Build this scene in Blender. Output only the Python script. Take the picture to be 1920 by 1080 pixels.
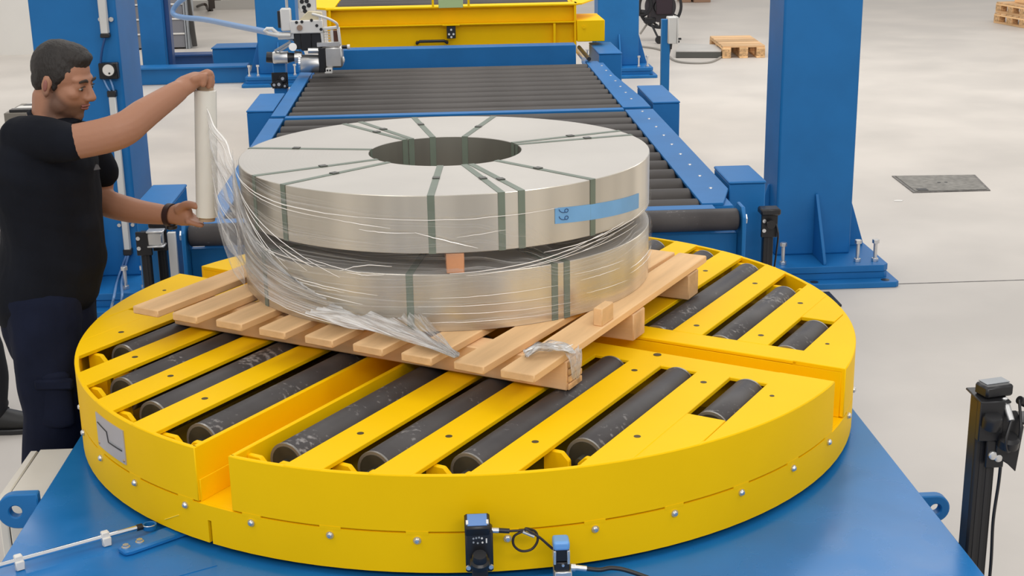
import bpy, bmesh, math, random
from math import pi, sin, cos, radians as rad, sqrt, hypot, atan2
from mathutils import Vector as V, Matrix, noise as mnoise
random.seed(7)
for o in list(bpy.data.objects): bpy.data.objects.remove(o, do_unlink=True)
scene = bpy.context.scene
col = scene.collection
# World coordinates used while building: z = 0 is the turntable's top, the hall floor lies at FZ.
# Every top-level object is lifted by LIFT at the end so that the floor comes out at z = 0.
FZ = -0.88
LIFT = 0.88

# ------------------------------------------------------------------ camera
CF = 2592.83
CC = V((-0.0605288, -3.8396708, 1.2388908))
CR = V((0.9983610, -0.0546996, -0.0168317)); CU = V((0.0317850, 0.2853759, 0.9578885)); CW = V((0.0475933, 0.9568535, -0.2866468))
cd = bpy.data.cameras.new('camera'); cam = bpy.data.objects.new('camera', cd); col.objects.link(cam)
cd.sensor_width = 36; cd.lens = CF * 36 / 1920; cd.clip_end = 200
M = Matrix.Identity(4)
for i in range(3):
    M[i][0] = CR[i]; M[i][1] = CU[i]; M[i][2] = -CW[i]; M[i][3] = CC[i]
cam.matrix_world = M
scene.camera = cam
def ray(px, py): return CR * ((px - 960) / CF) - CU * ((py - 540) / CF) + CW
def at(px, py, Y):                       # point of the place seen at a pixel, in the upright plane y = Y
    d = ray(px, py); return CC + d * ((Y - CC.y) / d.y)
def atz(px, py, Z):                      # the same in the level plane z = Z
    d = ray(px, py); return CC + d * ((Z - CC.z) / d.z)

# ------------------------------------------------------------------ world, lamps, exposure
w = bpy.data.worlds.new('hall_light'); scene.world = w; w.use_nodes = True
bg = w.node_tree.nodes['Background']; bg.inputs[0].default_value = (1.0, 0.975, 0.95, 1); bg.inputs[1].default_value = 0.85
def area(name, loc, size, energy, target, color=(1, .98, .95)):
    l = bpy.data.lights.new(name, 'AREA'); l.shape = 'RECTANGLE'; l.size, l.size_y = size; l.energy = energy; l.color = color
    o = bpy.data.objects.new(name, l); col.objects.link(o); o.location = loc
    o.rotation_euler = (V(target) - V(loc)).to_track_quat('-Z', 'Y').to_euler(); return o
area('hall_and_fill_lamp', (-2.5, -2.0, 5.6), (1.2, 5.0), 78, (-1.0, 1.0, 0))
area('hall_and_fill_lamp', (2.8, -1.0, 5.6), (1.2, 5.0), 90, (1.5, 1.5, 0))
area('hall_and_fill_lamp', (0.0, 7.0, 6.4), (2.0, 8.0), 300, (0.3, 8, -.9))
area('hall_and_fill_lamp', (0.5, -7.5, 4.6), (6.0, 1.2), 290, (0, 0, 0))  # added fill lamp behind the camera, brightens the yellow skirt
area('hall_and_fill_lamp', (7.0, 10.0, 6.4), (3.0, 10.0), 520, (6, 10, -.9))
area('hall_and_fill_lamp', (-6.0, 12.0, 6.4), (2.0, 8.0), 280, (-5, 12, -.9))
scene.view_settings.view_transform = 'Standard'
scene.view_settings.look = 'None'
scene.view_settings.gamma = 1
scene.view_settings.use_curve_mapping = False
scene.view_settings.exposure = -0.38

# ------------------------------------------------------------------ materials
MATS = {}
def mat(name, color, rough=.5, metal=0., nscale=0, namt=.12, bump=0., bscale=40, coat=0., stretch=(1, 1, 1), color2=None, rough2=None, nlow=.35, nhigh=.65, spec=None, emis=None):
    m = bpy.data.materials.new(name); m.use_nodes = True; nt = m.node_tree; b = nt.nodes['Principled BSDF']
    b.inputs['Base Color'].default_value = (*color, 1); b.inputs['Roughness'].default_value = rough; b.inputs['Metallic'].default_value = metal
    if coat: b.inputs['Coat Weight'].default_value = coat; b.inputs['Coat Roughness'].default_value = .12
    if spec is not None: b.inputs['Specular IOR Level'].default_value = spec
    tc = nt.nodes.new('ShaderNodeTexCoord'); mp = nt.nodes.new('ShaderNodeMapping'); mp.inputs['Scale'].default_value = stretch
    nt.links.new(tc.outputs['Object'], mp.inputs[0])
    if nscale:
        n = nt.nodes.new('ShaderNodeTexNoise'); n.inputs['Scale'].default_value = nscale; n.inputs['Detail'].default_value = 6
        nt.links.new(mp.outputs[0], n.inputs['Vector'])
        r = nt.nodes.new('ShaderNodeValToRGB'); r.color_ramp.elements[0].position = nlow; r.color_ramp.elements[1].position = nhigh
        c2 = color2 or tuple(min(1, c * (1 + namt)) for c in color); c1 = color if color2 else tuple(c * (1 - namt) for c in color)
        r.color_ramp.elements[0].color = (*c1, 1); r.color_ramp.elements[1].color = (*c2, 1)
        nt.links.new(n.outputs[0], r.inputs[0]); nt.links.new(r.outputs[0], b.inputs['Base Color'])
        if rough2 is not None:
            mr = nt.nodes.new('ShaderNodeMapRange'); mr.inputs['From Min'].default_value = nlow; mr.inputs['From Max'].default_value = nhigh
            mr.inputs['To Min'].default_value = rough; mr.inputs['To Max'].default_value = rough2
            nt.links.new(n.outputs[0], mr.inputs[0]); nt.links.new(mr.outputs[0], b.inputs['Roughness'])
    if bump:
        n2 = nt.nodes.new('ShaderNodeTexNoise'); n2.inputs['Scale'].default_value = bscale; n2.inputs['Detail'].default_value = 4
        nt.links.new(mp.outputs[0], n2.inputs['Vector'])
        bp = nt.nodes.new('ShaderNodeBump'); bp.inputs['Strength'].default_value = bump; bp.inputs['Distance'].default_value = .01
        nt.links.new(n2.outputs[0], bp.inputs['Height']); nt.links.new(bp.outputs[0], b.inputs['Normal'])
    if emis: b.inputs['Emission Color'].default_value = (*emis[0], 1); b.inputs['Emission Strength'].default_value = emis[1]
    MATS[name] = m; return m
YEL = mat('yellow_paint', (.95, .57, .001), .5, nscale=3, namt=.03, spec=.1)
BLU = mat('blue_paint', (.012, .150, .41), .42, nscale=4, namt=.06, spec=.28)
BLUP = mat('blue_deck_paint', (.014, .165, .46), .2, nscale=5, namt=.07, spec=.34, rough2=.34, bump=.06, bscale=6)
DBL = mat('dark_blue_paint', (.012, .06, .2), .4, nscale=4, namt=.06)
ROL = mat('roller_rubber', (.055, .050, .051), .5, nscale=7, color2=(.08, .074, .074), spec=.3, bump=.02, bscale=30)
def add_scuffs(m, amount):
    nt = m.node_tree; b = nt.nodes['Principled BSDF']; src = b.inputs['Base Color'].links[0].from_socket
    tc = nt.nodes.new('ShaderNodeTexCoord'); n1 = nt.nodes.new('ShaderNodeTexNoise'); n1.inputs['Scale'].default_value = 70; n1.inputs['Detail'].default_value = 5
    oi = nt.nodes.new('ShaderNodeObjectInfo'); va = nt.nodes.new('ShaderNodeVectorMath'); va.operation = 'ADD'
    cx = nt.nodes.new('ShaderNodeCombineXYZ'); ml = nt.nodes.new('ShaderNodeMath'); ml.operation = 'MULTIPLY'; ml.inputs[1].default_value = 37
    nt.links.new(oi.outputs['Random'], ml.inputs[0]); nt.links.new(ml.outputs[0], cx.inputs[1]); nt.links.new(tc.outputs['Object'], va.inputs[0]); nt.links.new(cx.outputs[0], va.inputs[1])
    n2 = nt.nodes.new('ShaderNodeTexNoise'); n2.inputs['Scale'].default_value = 5; nt.links.new(va.outputs[0], n1.inputs['Vector']); nt.links.new(va.outputs[0], n2.inputs['Vector'])
    mu = nt.nodes.new('ShaderNodeMath'); mu.operation = 'MULTIPLY'; nt.links.new(n1.outputs[0], mu.inputs[0]); nt.links.new(n2.outputs[0], mu.inputs[1])
    mr = nt.nodes.new('ShaderNodeMapRange'); mr.inputs['From Min'].default_value = .33; mr.inputs['From Max'].default_value = .43; mr.inputs['To Max'].default_value = amount; nt.links.new(mu.outputs[0], mr.inputs[0])
    mx = nt.nodes.new('ShaderNodeMix'); mx.data_type = 'RGBA'; mx.inputs[7].default_value = (.34, .32, .31, 1); nt.links.new(mr.outputs[0], mx.inputs[0]); nt.links.new(src, mx.inputs[6]); nt.links.new(mx.outputs[2], b.inputs['Base Color'])
add_scuffs(ROL, .75)
ROLC = mat('conveyor_roller_rubber', (.050, .044, .040), .55, nscale=9, color2=(.075, .067, .062), spec=.25, stretch=(.3, 1, 1))
SCUF = mat('chalky_scuff', (.22, .21, .21), .6, nscale=60, namt=.35)
RIM = mat('worn_roller_edge', (.28, .27, .25), .4, .6)
HUB = mat('roller_end_steel', (.07, .066, .05), .45, .5, nscale=20, namt=.2)
BLK = mat('black_plastic', (.014, .014, .016), .38)
BLKM = mat('black_anodised', (.02, .02, .022), .35, .3)
SIL = mat('bright_zinc', (.72, .72, .72), .3, .9)
ALU = mat('aluminium', (.70, .69, .67), .32, .85, nscale=12, namt=.06)
CHR = mat('polished_rod', (.85, .87, .9), .12, 1.)
WHT = mat('white_plastic', (.74, .72, .68), .4)
GREY = mat('grey_plastic', (.30, .32, .34), .45, nscale=8, namt=.06)
LGREY = mat('pale_grey_enamel', (.62, .62, .60), .4, nscale=5, namt=.03)
CABW = mat('cabinet_enamel', (.74, .71, .64), .4, nscale=5, namt=.03)
WOOD = mat('pine_board', (.80, .515, .265), .7, nscale=9, namt=.26, stretch=(1, .09, 1), bump=.15, bscale=60, spec=.25)
WOODV = mat('pine_stringer', (.66, .43, .235), .7, nscale=9, namt=.26, stretch=(.09, 1, 1), bump=.15, bscale=60, spec=.25)
WOODE = mat('pine_end_grain', (.60, .37, .18), .8, nscale=40, namt=.35)
WOODO = mat('reddish_spacer_wood', (.55, .26, .13), .7, nscale=10, namt=.15)
CONC = mat('concrete_floor', (.57, .53, .485), .45, nscale=1.3, namt=.07, rough2=.6, bump=.03, bscale=5, spec=.35)
WALL = mat('white_wall', (.72, .70, .66), .8, nscale=2, namt=.02)
SKIRTW = mat('grey_wall_base', (.42, .40, .37), .7)
IRON = mat('drain_iron', (.17, .16, .15), .7, .2, nscale=30, namt=.25, bump=.3, bscale=80)
STRAP = mat('green_strap', (.15, .185, .145), .45, nscale=10, namt=.08)
SEAL = mat('dark_strap_seal', (.10, .10, .09), .4, .5)
TAPE = mat('blue_tape', (.16, .38, .68), .5, nscale=14, namt=.06)
INK = mat('marker_ink', (.03, .09, .22), .6)
SKIN = mat('skin', (.50, .265, .175), .5, nscale=14, namt=.07, bump=.04, bscale=120, spec=.35)
LIP = mat('lips', (.27, .10, .078), .45)
EYEW = mat('eye_white', (.34, .30, .27), .3)
EYED = mat('dark_iris', (.02, .012, .01), .2)
HAIR = mat('short_dark_hair', (.009, .0065, .0055), .65, nscale=14, color2=(.026, .021, .018), bump=.5, bscale=170, stretch=(1, 1, .35))
BROW = mat('eyebrow_hair', (.03, .02, .015), .7)
SHIRT = mat('black_cotton', (.0065, .0078, .0125), .85, nscale=5, namt=.2, bump=.5, bscale=9, spec=.14)
TROU = mat('navy_twill', (.0075, .0105, .026), .85, nscale=6, namt=.2, bump=.5, bscale=9, spec=.14)
BLKT = mat('black_twill', (.008, .008, .01), .85)
SHOE = mat('black_leather', (.012, .012, .012), .5)
HOSE = mat('pale_blue_hose', (.16, .30, .55), .35)
CABLE = mat('dark_cable', (.03, .02, .015), .5)
CABLEG = mat('grey_cable', (.30, .28, .25), .5)
CARD = mat('brown_carton', (.32, .19, .12), .8)
FILMROLL = mat('film_roll_plastic', (.72, .70, .64), .22, spec=.6, nscale=4, namt=.03)
CORE = mat('cardboard_core', (.42, .30, .2), .8)
DISP = mat('blue_display', (.12, .25, .55), .25)
LENS = mat('dark_lens', (.01, .01, .012), .08)
GREENL = mat('green_label', (.42, .55, .25), .5)
RED = mat('amber_reflector', (.15, .03, .01), .3)
# wound steel strip: vertical reflection bands painted into the colour of the cylindrical faces
def steel(name, color, rough, metal, ringed):
    m = bpy.data.materials.new(name); m.use_nodes = True; nt = m.node_tree; b = nt.nodes['Principled BSDF']
    b.inputs['Metallic'].default_value = metal; b.inputs['Roughness'].default_value = rough
    tc = nt.nodes.new('ShaderNodeTexCoord'); mp = nt.nodes.new('ShaderNodeMapping'); nt.links.new(tc.outputs['Object'], mp.inputs[0])
    mp.inputs['Scale'].default_value = (1, 1, .04) if not ringed else (1, 1, 1)
    n = nt.nodes.new('ShaderNodeTexNoise'); n.inputs['Scale'].default_value = 4.5 if not ringed else 2.2; n.inputs['Detail'].default_value = 3
    nt.links.new(mp.outputs[0], n.inputs['Vector'])
    r = nt.nodes.new('ShaderNodeValToRGB'); r.color_ramp.elements[0].position = .3; r.color_ramp.elements[1].position = .7
    k = .30 if not ringed else .07
    r.color_ramp.elements[0].color = (*[c * (1 - k) for c in color], 1); r.color_ramp.elements[1].color = (*[min(1, c * (1 + k)) for c in color], 1)
    nt.links.new(n.outputs[0], r.inputs[0]); nt.links.new(r.outputs[0], b.inputs['Base Color'])
    bp = nt.nodes.new('ShaderNodeBump'); bp.inputs['Distance'].default_value = .01
    if ringed:
        vl = nt.nodes.new('ShaderNodeVectorMath'); vl.operation = 'LENGTH'
        cx = nt.nodes.new('ShaderNodeMapping'); cx.inputs['Scale'].default_value = (1, 1, 0); nt.links.new(tc.outputs['Object'], cx.inputs[0]); nt.links.new(cx.outputs[0], vl.inputs[0])
        n1 = nt.nodes.new('ShaderNodeTexNoise'); n1.noise_dimensions = '1D'; n1.inputs['Scale'].default_value = 120; nt.links.new(vl.outputs['Value'], n1.inputs['W'])
        bp.inputs['Strength'].default_value = .05; nt.links.new(n1.outputs[0], bp.inputs['Height'])
    else:
        n2 = nt.nodes.new('ShaderNodeTexNoise'); n2.inputs['Scale'].default_value = 7; n2.inputs['Detail'].default_value = 1; nt.links.new(mp.outputs[0], n2.inputs['Vector'])
        bp.inputs['Strength'].default_value = .35; nt.links.new(n2.outputs[0], bp.inputs['Height'])
    nt.links.new(bp.outputs[0], b.inputs['Normal']); return m
STEEL = steel('steel_strip_face', (.66, .615, .53), .30, .85, False)
STEELT = steel('steel_strip_edges', (.50, .475, .44), .5, .5, True)
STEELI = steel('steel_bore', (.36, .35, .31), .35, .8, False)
def film(name, a0, a1, scale, stretch, thr=(.5, .72), rough=.12):
    m = bpy.data.materials.new(name); m.use_nodes = True; nt = m.node_tree; b = nt.nodes['Principled BSDF']
    b.inputs['Base Color'].default_value = (.74, .73, .72, 1); b.inputs['Roughness'].default_value = rough; b.inputs['Specular IOR Level'].default_value = .7
    tc = nt.nodes.new('ShaderNodeTexCoord'); mp = nt.nodes.new('ShaderNodeMapping'); nt.links.new(tc.outputs['UV'], mp.inputs[0]); mp.inputs['Scale'].default_value = stretch
    n = nt.nodes.new('ShaderNodeTexNoise'); n.inputs['Scale'].default_value = scale; n.inputs['Detail'].default_value = 5; n.inputs['Distortion'].default_value = .3
    nt.links.new(mp.outputs[0], n.inputs['Vector'])
    mr = nt.nodes.new('ShaderNodeMapRange'); mr.inputs['From Min'].default_value = thr[0]; mr.inputs['From Max'].default_value = thr[1]; mr.inputs['To Min'].default_value = a0; mr.inputs['To Max'].default_value = a1  # film highlights painted as pale streaks through the opacity
    nt.links.new(n.outputs[0], mr.inputs[0]); nt.links.new(mr.outputs[0], b.inputs['Alpha'])
    bp = nt.nodes.new('ShaderNodeBump'); bp.inputs['Strength'].default_value = .8; bp.inputs['Distance'].default_value = .01
    nt.links.new(n.outputs[0], bp.inputs['Height']); nt.links.new(bp.outputs[0], b.inputs['Normal']); return m
FILM = film('stretch_film', .03, .42, 1.0, (5, 46, 1), thr=(.54, .74))
FILMS = film('stretch_film_sheet', .24, .80, 1.0, (2.2, 22, 1), thr=(.44, .72))
FILMB = film('stretch_film_bunched', .35, .95, 1.0, (4, 30, 1), thr=(.4, .62))
FOLDHI = mat('crease_highlight', (.92, .90, .87), .15, spec=.8)

# ------------------------------------------------------------------ mesh helpers
class MB:
    def __init__(s): s.v = []; s.f = []; s.uv = None
    def add(s, vs, fs):
        n = len(s.v); s.v += [V(p) for p in vs]; s.f += [tuple(i + n for i in f) for f in fs]; return s
    def box(s, x0, x1, y0, y1, z0, z1):
        return s.add([(x, y, z) for z in (z0, z1) for y in (y0, y1) for x in (x0, x1)], [(0, 2, 3, 1), (4, 5, 7, 6), (0, 1, 5, 4), (2, 6, 7, 3), (0, 4, 6, 2), (1, 3, 7, 5)])
    def obox(s, c, ax, ay, az, hx, hy, hz):
        c = V(c); ax, ay, az = V(ax).normalized() * hx, V(ay).normalized() * hy, V(az).normalized() * hz
        return s.add([c + ax * i + ay * j + az * k for k in (-1, 1) for j in (-1, 1) for i in (-1, 1)], [(0, 2, 3, 1), (4, 5, 7, 6), (0, 1, 5, 4), (2, 6, 7, 3), (0, 4, 6, 2), (1, 3, 7, 5)])
    def beam(s, p0, p1, wd, ht, up=(0, 0, 1)):
        p0, p1 = V(p0), V(p1); d = (p1 - p0); L = d.length; d.normalize(); side = d.cross(V(up)).normalized(); u2 = side.cross(d)
        return s.obox((p0 + p1) / 2, d, side, u2, L / 2, wd / 2, ht / 2)
    def prism(s, poly, z0, z1):
        n = len(poly); vs = [(x, y, z0) for x, y in poly] + [(x, y, z1) for x, y in poly]
        return s.add(vs, [tuple(range(n - 1, -1, -1)), tuple(range(n, 2 * n))] + [(i, (i + 1) % n, n + (i + 1) % n, n + i) for i in range(n)])
    def slab(s, poly, origin, ea, eb, en, t):          # polygon (a, b) in the plane of ea, eb, thickness t along en
        o, ea, eb, en = V(origin), V(ea).normalized(), V(eb).normalized(), V(en).normalized(); n = len(poly)
        vs = [o + ea * a + eb * b for a, b in poly] + [o + ea * a + eb * b + en * t for a, b in poly]
        return s.add(vs, [tuple(range(n - 1, -1, -1)), tuple(range(n, 2 * n))] + [(i, (i + 1) % n, n + (i + 1) % n, n + i) for i in range(n)])
    def cyl(s, p0, p1, r0, r1=None, n=20, caps=True):
        p0, p1 = V(p0), V(p1); r1 = r0 if r1 is None else r1; d = (p1 - p0).normalized(); a = d.orthogonal().normalized(); b = d.cross(a)
        vs = [p + (a * cos(2 * pi * i / n) + b * sin(2 * pi * i / n)) * r for p, r in ((p0, r0), (p1, r1)) for i in range(n)]
        fs = [(i, (i + 1) % n, n + (i + 1) % n, n + i) for i in range(n)]
        if caps: fs += [tuple(range(n - 1, -1, -1)), tuple(range(n, 2 * n))]
        return s.add(vs, fs)
    def tube(s, pts, r, n=8, closed=False):
        pts = [V(p) for p in pts]; m = len(pts); rs = r if isinstance(r, (list, tuple)) else [r] * m; vs = []; a = None
        for i, p in enumerate(pts):
            q0, q1 = (pts[i - 1] if i or closed else p), (pts[(i + 1) % m] if i < m - 1 or closed else p)
            d = (q1 - q0).normalized()
            a = d.orthogonal().normalized() if a is None else (a - d * a.dot(d)).normalized()
            b = d.cross(a); vs += [p + (a * cos(2 * pi * k / n) + b * sin(2 * pi * k / n)) * rs[i] for k in range(n)]
        fs = [(i * n + k, i * n + (k + 1) % n, ((i + 1) % m) * n + (k + 1) % n, ((i + 1) % m) * n + k) for i in range(m if closed else m - 1) for k in range(n)]
        if not closed: fs += [tuple(range(n - 1, -1, -1)), tuple(range((m - 1) * n, m * n))]
        return s.add(vs, fs)
    def ring(s, r0, r1, z0, z1, a0=0, a1=360, n=96, c=(0, 0)):
        full = abs(a1 - a0) >= 359.99; m = n if full else n + 1; vs = []
        for i in range(m):
            t = rad(a0 + (a1 - a0) * i / n)
            for r, z in ((r0, z0), (r1, z0), (r1, z1), (r0, z1)): vs.append((c[0] + r * cos(t), c[1] + r * sin(t), z))
        fs = []
        for i in range(n):
            j = (i + 1) % m
            for k in range(4): fs.append((i * 4 + k, j * 4 + k, j * 4 + (k + 1) % 4, i * 4 + (k + 1) % 4)[::-1])
        if not full: fs += [(0, 1, 2, 3), tuple((m - 1) * 4 + k for k in (3, 2, 1, 0))]
        return s.add(vs, fs)
    def lathe(s, prof, c=(0, 0, 0), axis=(0, 0, 1), n=24):
        c = V(c); d = V(axis).normalized(); a = d.orthogonal().normalized(); b = d.cross(a); m = len(prof)
        vs = [c + d * z + (a * cos(2 * pi * i / n) + b * sin(2 * pi * i / n)) * r for i in range(n) for r, z in prof]
        fs = [(i * m + k, ((i + 1) % n) * m + k, ((i + 1) % n) * m + k + 1, i * m + k + 1) for i in range(n) for k in range(m - 1)]
        return s.add(vs, fs)
    def grid(s, P, nu, nv, uv=True):                    # P(u, v) on a sheet
        n0 = len(s.v); s.uvs = getattr(s, 'uvs', {})
        for j in range(nv + 1):
            for i in range(nu + 1):
                u, v = i / nu, j / nv; s.uvs[len(s.v)] = (u, v); s.v.append(V(P(u, v)))
        for j in range(nv):
            for i in range(nu):
                a = n0 + j * (nu + 1) + i; s.f.append((a, a + 1, a + nu + 2, a + nu + 1))
        return s
    def mesh(s, name, mats, off=V((0, 0, 0)), smooth=35, inv=None):
        me = bpy.data.meshes.new(name)
        vs = [(v - off) for v in s.v]
        if inv is not None: vs = [inv @ v for v in vs]
        me.from_pydata(vs, [], s.f); me.update()
        bm = bmesh.new(); bm.from_mesh(me); bmesh.ops.recalc_face_normals(bm, faces=bm.faces); bm.to_mesh(me); bm.free()
        if getattr(s, 'uvs', None):
            l = me.uv_layers.new(name='UVMap')
            for lp in me.loops: l.data[lp.index].uv = s.uvs.get(lp.vertex_index, (0, 0))
        for m in (mats if isinstance(mats, (list, tuple)) else [mats]): me.materials.append(m)
        me.polygons.foreach_set('use_smooth', [True] * len(me.polygons)); me.set_sharp_from_angle(angle=rad(smooth))
        return me
def origin(o):
    p = V((0, 0, 0))
    while o is not None: p = p + o.location; o = o.parent
    return p
def thing(name, label, cat, loc=(0, 0, 0), rz=0, group=None):
    o = bpy.data.objects.new(name, None); col.objects.link(o); o.location = loc; o.rotation_euler = (0, 0, rz); o.empty_display_size = .1
    o['label'] = label; o['category'] = cat
    if group: o['group'] = group
    return o
def tag(o, label, cat, group=None):
    o['label'] = label; o['category'] = cat
    if group: o['group'] = group
    return o
def part(name, mb, m, parent=None, bevel=0, label=None, local=False, smooth=35, segs=1):
    """one mesh object; its vertices come in building coordinates, or in the thing's own frame when local"""
    off = V((0, 0, 0)) if (local or parent is None) else origin(parent)
    if parent is None and not local:
        lo = V((min(v.x for v in mb.v), min(v.y for v in mb.v), min(v.z for v in mb.v))); hi = V((max(v.x for v in mb.v), max(v.y for v in mb.v), max(v.z for v in mb.v)))
        off = V(((lo.x + hi.x) / 2, (lo.y + hi.y) / 2, lo.z))
    o = bpy.data.objects.new(name, mb.mesh(name, m, off, smooth)); col.objects.link(o); o.parent = parent
    if parent is None: o.location = off
    if bevel:
        b = o.modifiers.new('bevel', 'BEVEL'); b.width = bevel; b.segments = segs; b.limit_method = 'ANGLE'; b.angle_limit = rad(40)
    if label: o['label'] = label
    return o
def single(name, label, cat, mb, m, bevel=0, group=None, smooth=35): return tag(part(name, mb, m, None, bevel, smooth=smooth), label, cat, group)
def copy_tree(o, parent=None, loc=None):
    c = o.copy(); col.objects.link(c); c.parent = parent
    if loc is not None: c.location = loc
    for ch in list(o.children): copy_tree(ch, c)
    return c
def struct(name, mb, m, parent=None, bevel=0, smooth=35):
    o = part(name, mb, m, parent, bevel, smooth=smooth)
    if parent is None: o['kind'] = 'structure'
    return o
def hexbolt(p, r, h, ax=(0, 0, 1)):
    p, ax = V(p), V(ax); return MB().cyl(p, p + ax * h * .25, r * 1.35, n=16).cyl(p + ax * h * .25, p + ax * h, r, n=6)

# ------------------------------------------------------------------ the hall
fl = MB(); fl.add([(-9, -6, FZ), (14, -6, FZ), (14, 30, FZ), (-9, 30, FZ)], [(0, 1, 2, 3)]); fl.box(-9, 14, -6, 30, FZ - .2, FZ - .002)
struct('floor', fl, CONC)
struct('wall_back', MB().box(-9, -2.4, 20.2, 20.4, FZ, FZ + 6), WALL)
struct('baseboard_back', MB().box(-9, -2.4, 20.17, 20.2, FZ, FZ + .16), SKIRTW)
struct('wall_left', MB().box(-9, -4.95, 14.4, 14.55, FZ, FZ + 6), WALL)
p = atz(1670, 533, FZ)
struct('trim_1', MB().box(2.0, 9, p.y - .006, p.y + .006, FZ - .01, FZ + .001), IRON)      # saw-cut joint in the slab
# drain cover
d = thing('drain_cover', 'dark square iron drain cover let into the concrete floor', 'drain cover', (3.42, 5.43, FZ))
q = [atz(1672, 331, FZ), atz(1828, 329, FZ), atz(1857, 358, FZ), atz(1712, 362, FZ)]
part('frame', MB().prism([(v.x, v.y) for v in q][::-1], FZ, FZ + .006), IRON, d)
cq = sum(q, V((0, 0, 0))) / 4
part('lid', MB().prism([(cq.x + (v.x - cq.x) * .93, cq.y + (v.y - cq.y) * .93) for v in q][::-1], FZ + .006, FZ + .010), mat('drain_lid', (.22, .21, .19), .7, .2, nscale=25, namt=.2, bump=.3, bscale=70), d, .002)
for dx in (-.025, .025): part('lift_hole', MB().cyl((cq.x + dx, cq.y, FZ + .0101), (cq.x + dx, cq.y, FZ + .0115), .012, n=10), BLK, d)
part('corner_notch', MB().box(3.17, 3.24, 5.2, 5.26, FZ + .0101, FZ + .012), BLK, d)

# ------------------------------------------------------------------ base frame under the turntable
BZ = -.252
b = thing('base_frame', 'glossy blue steel base frame under the yellow turntable', 'machine base', (0, 0, FZ))
part('deck_plate', MB().box(-1.1, 1.1, -2.1, 1.1, BZ - .02, BZ), BLUP, b, .003)
part('side_beam', MB().box(-1.06, -.9, -2.05, 1.06, FZ + .02, BZ - .02), BLU, b)
part('side_beam', MB().box(.9, 1.06, -2.05, 1.06, FZ + .02, BZ - .02), BLU, b)
part('cross_beam', MB().box(-.9, .9, -2.05, -1.9, FZ + .02, BZ - .02), BLU, b)
part('cross_beam', MB().box(-.9, .9, .9, 1.05, FZ + .02, BZ - .02), BLU, b)
part('floor_pad', MB().box(-1.08, -.88, -2.05, 1.06, FZ, FZ + .02), BLK, b)
part('floor_pad', MB().box(.88, 1.08, -2.05, 1.06, FZ, FZ + .02), BLK, b)
part('weld_seam', MB().beam((-.93, -1.16, BZ), (-.60, -.98, BZ), .006, .003), BLUP, b)
def lug(x, y, zc, R_, eye, side):                 # upright ring plate standing out from the deck's edge
    m = MB(); n = 28; vs = []
    for k in range(n):
        t = 2 * pi * k / n; dx, dz = cos(t), sin(t)
        Ro = R_ if dx > 0 else min(R_ * 1.25 / max(1e-6, abs(dx)), R_ / max(1e-6, abs(dz)))
        for r, yy in ((eye, y - .014), (Ro, y - .014), (Ro, y + .014), (eye, y + .014)): vs.append((x + side * r * dx, yy, zc + r * dz))
    fs = [(i * 4 + k, ((i + 1) % n) * 4 + k, ((i + 1) % n) * 4 + (k + 1) % 4, i * 4 + (k + 1) % 4) for i in range(n) for k in range(4)]
    return m.add(vs, fs)
part('lifting_lug', lug(1.138, -.75, -.292, .036, .0135, 1), BLU, b, .003)
part('lifting_lug', lug(-1.165, -.575, -.284, .047, .016, -1), BLU, b, .003)

# ------------------------------------------------------------------ turntable (own frame: x across the rollers, y along them)
PHI = rad(-33)
TT = thing('turntable', 'round yellow steel turntable with dark rollers carrying the pallet', 'turntable', (0, 0, BZ), PHI)
TZ = -BZ                                     # local z of the top plane
R = 1.1; RW = .012
V0, U0 = -.006, .03
def tz(z): return z + TZ
def arc_u(v, r=R - .004): return sqrt(max(0, r * r - v * v))
def angpos(v, u): return math.degrees(atan2(u, v)) % 360
def tp(name, mb, m, bevel=.0015, label=None, parent=None, smooth=35):
    for v in mb.v: v.z += TZ
    return part(name, mb, m, parent or TT, bevel, label, local=True, smooth=smooth)
SW = .050                                    # half width of the two chain slots
SEAM = -.136
# upper skirt: four arcs between the slot mouths
a1 = math.degrees(math.asin(SW / R))
cuts = []
for c0, half0, off in ((0, SW, U0), (90, SW, -V0), (180, SW, -U0), (270, SW, V0)):
    cuts.append((c0 + math.degrees(math.asin((off - half0) / R)), c0 + math.degrees(math.asin((off + half0) / R))))
for i in range(4):
    s0 = cuts[i][1]; s1 = cuts[(i + 1) % 4][0] + (360 if i == 3 else 0)
    tp('skirt_upper', MB().ring(R - RW, R, SEAM + .0015, 0, s0, s1, 48), YEL, .002)
# lower skirt with the upright notch near the front
na = -124.4 + 33
low = MB(); low.ring(R - RW, R, -.2325, SEAM - .0015, na + .28, na + 360 - .28, 120); low.ring(R - RW, R, -.175, SEAM - .0015, na - .28, na + .28, 2)
tp('skirt_lower', low, YEL, 0)
tp('skirt_backing', MB().ring(R - .03, R - RW, -.15, -.1365, 0, 360, 96), mat('dark_seam', (.10, .07, .01), .8), 0)
tp('bottom_disc', MB().cyl((0, 0, -.232), (0, 0, -.222), R - .02, n=96), BLK, 0)
bolt_az = [-148.8 + 10.29 * k + 33 for k in range(35)]
first_bolt = None
for a in bolt_az:
    t = rad(a)
    if first_bolt is None:
        first_bolt = part('skirt_bolt', MB().cyl((0, 0, 0), (.004, 0, 0), .0085, n=14).lathe([(0, .009), (.0045, .0085), (.0075, .005), (.0078, .003)], (0, 0, 0), (1, 0, 0), 14), SIL, TT, local=True)
        bo = first_bolt
    else: bo = copy_tree(first_bolt, TT)
    bo.location = (R * cos(t), R * sin(t), tz(SEAM - .017)); bo.rotation_euler = (0, 0, t)
    # uncut bridge of steel over the bolt between two slits
    br = MB().ring(R - .004, R + .0004, SEAM - .004, SEAM + .004, a - 1.3, a + 1.3, 4)
    tp('seam_bridge', br, YEL, 0)
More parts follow.
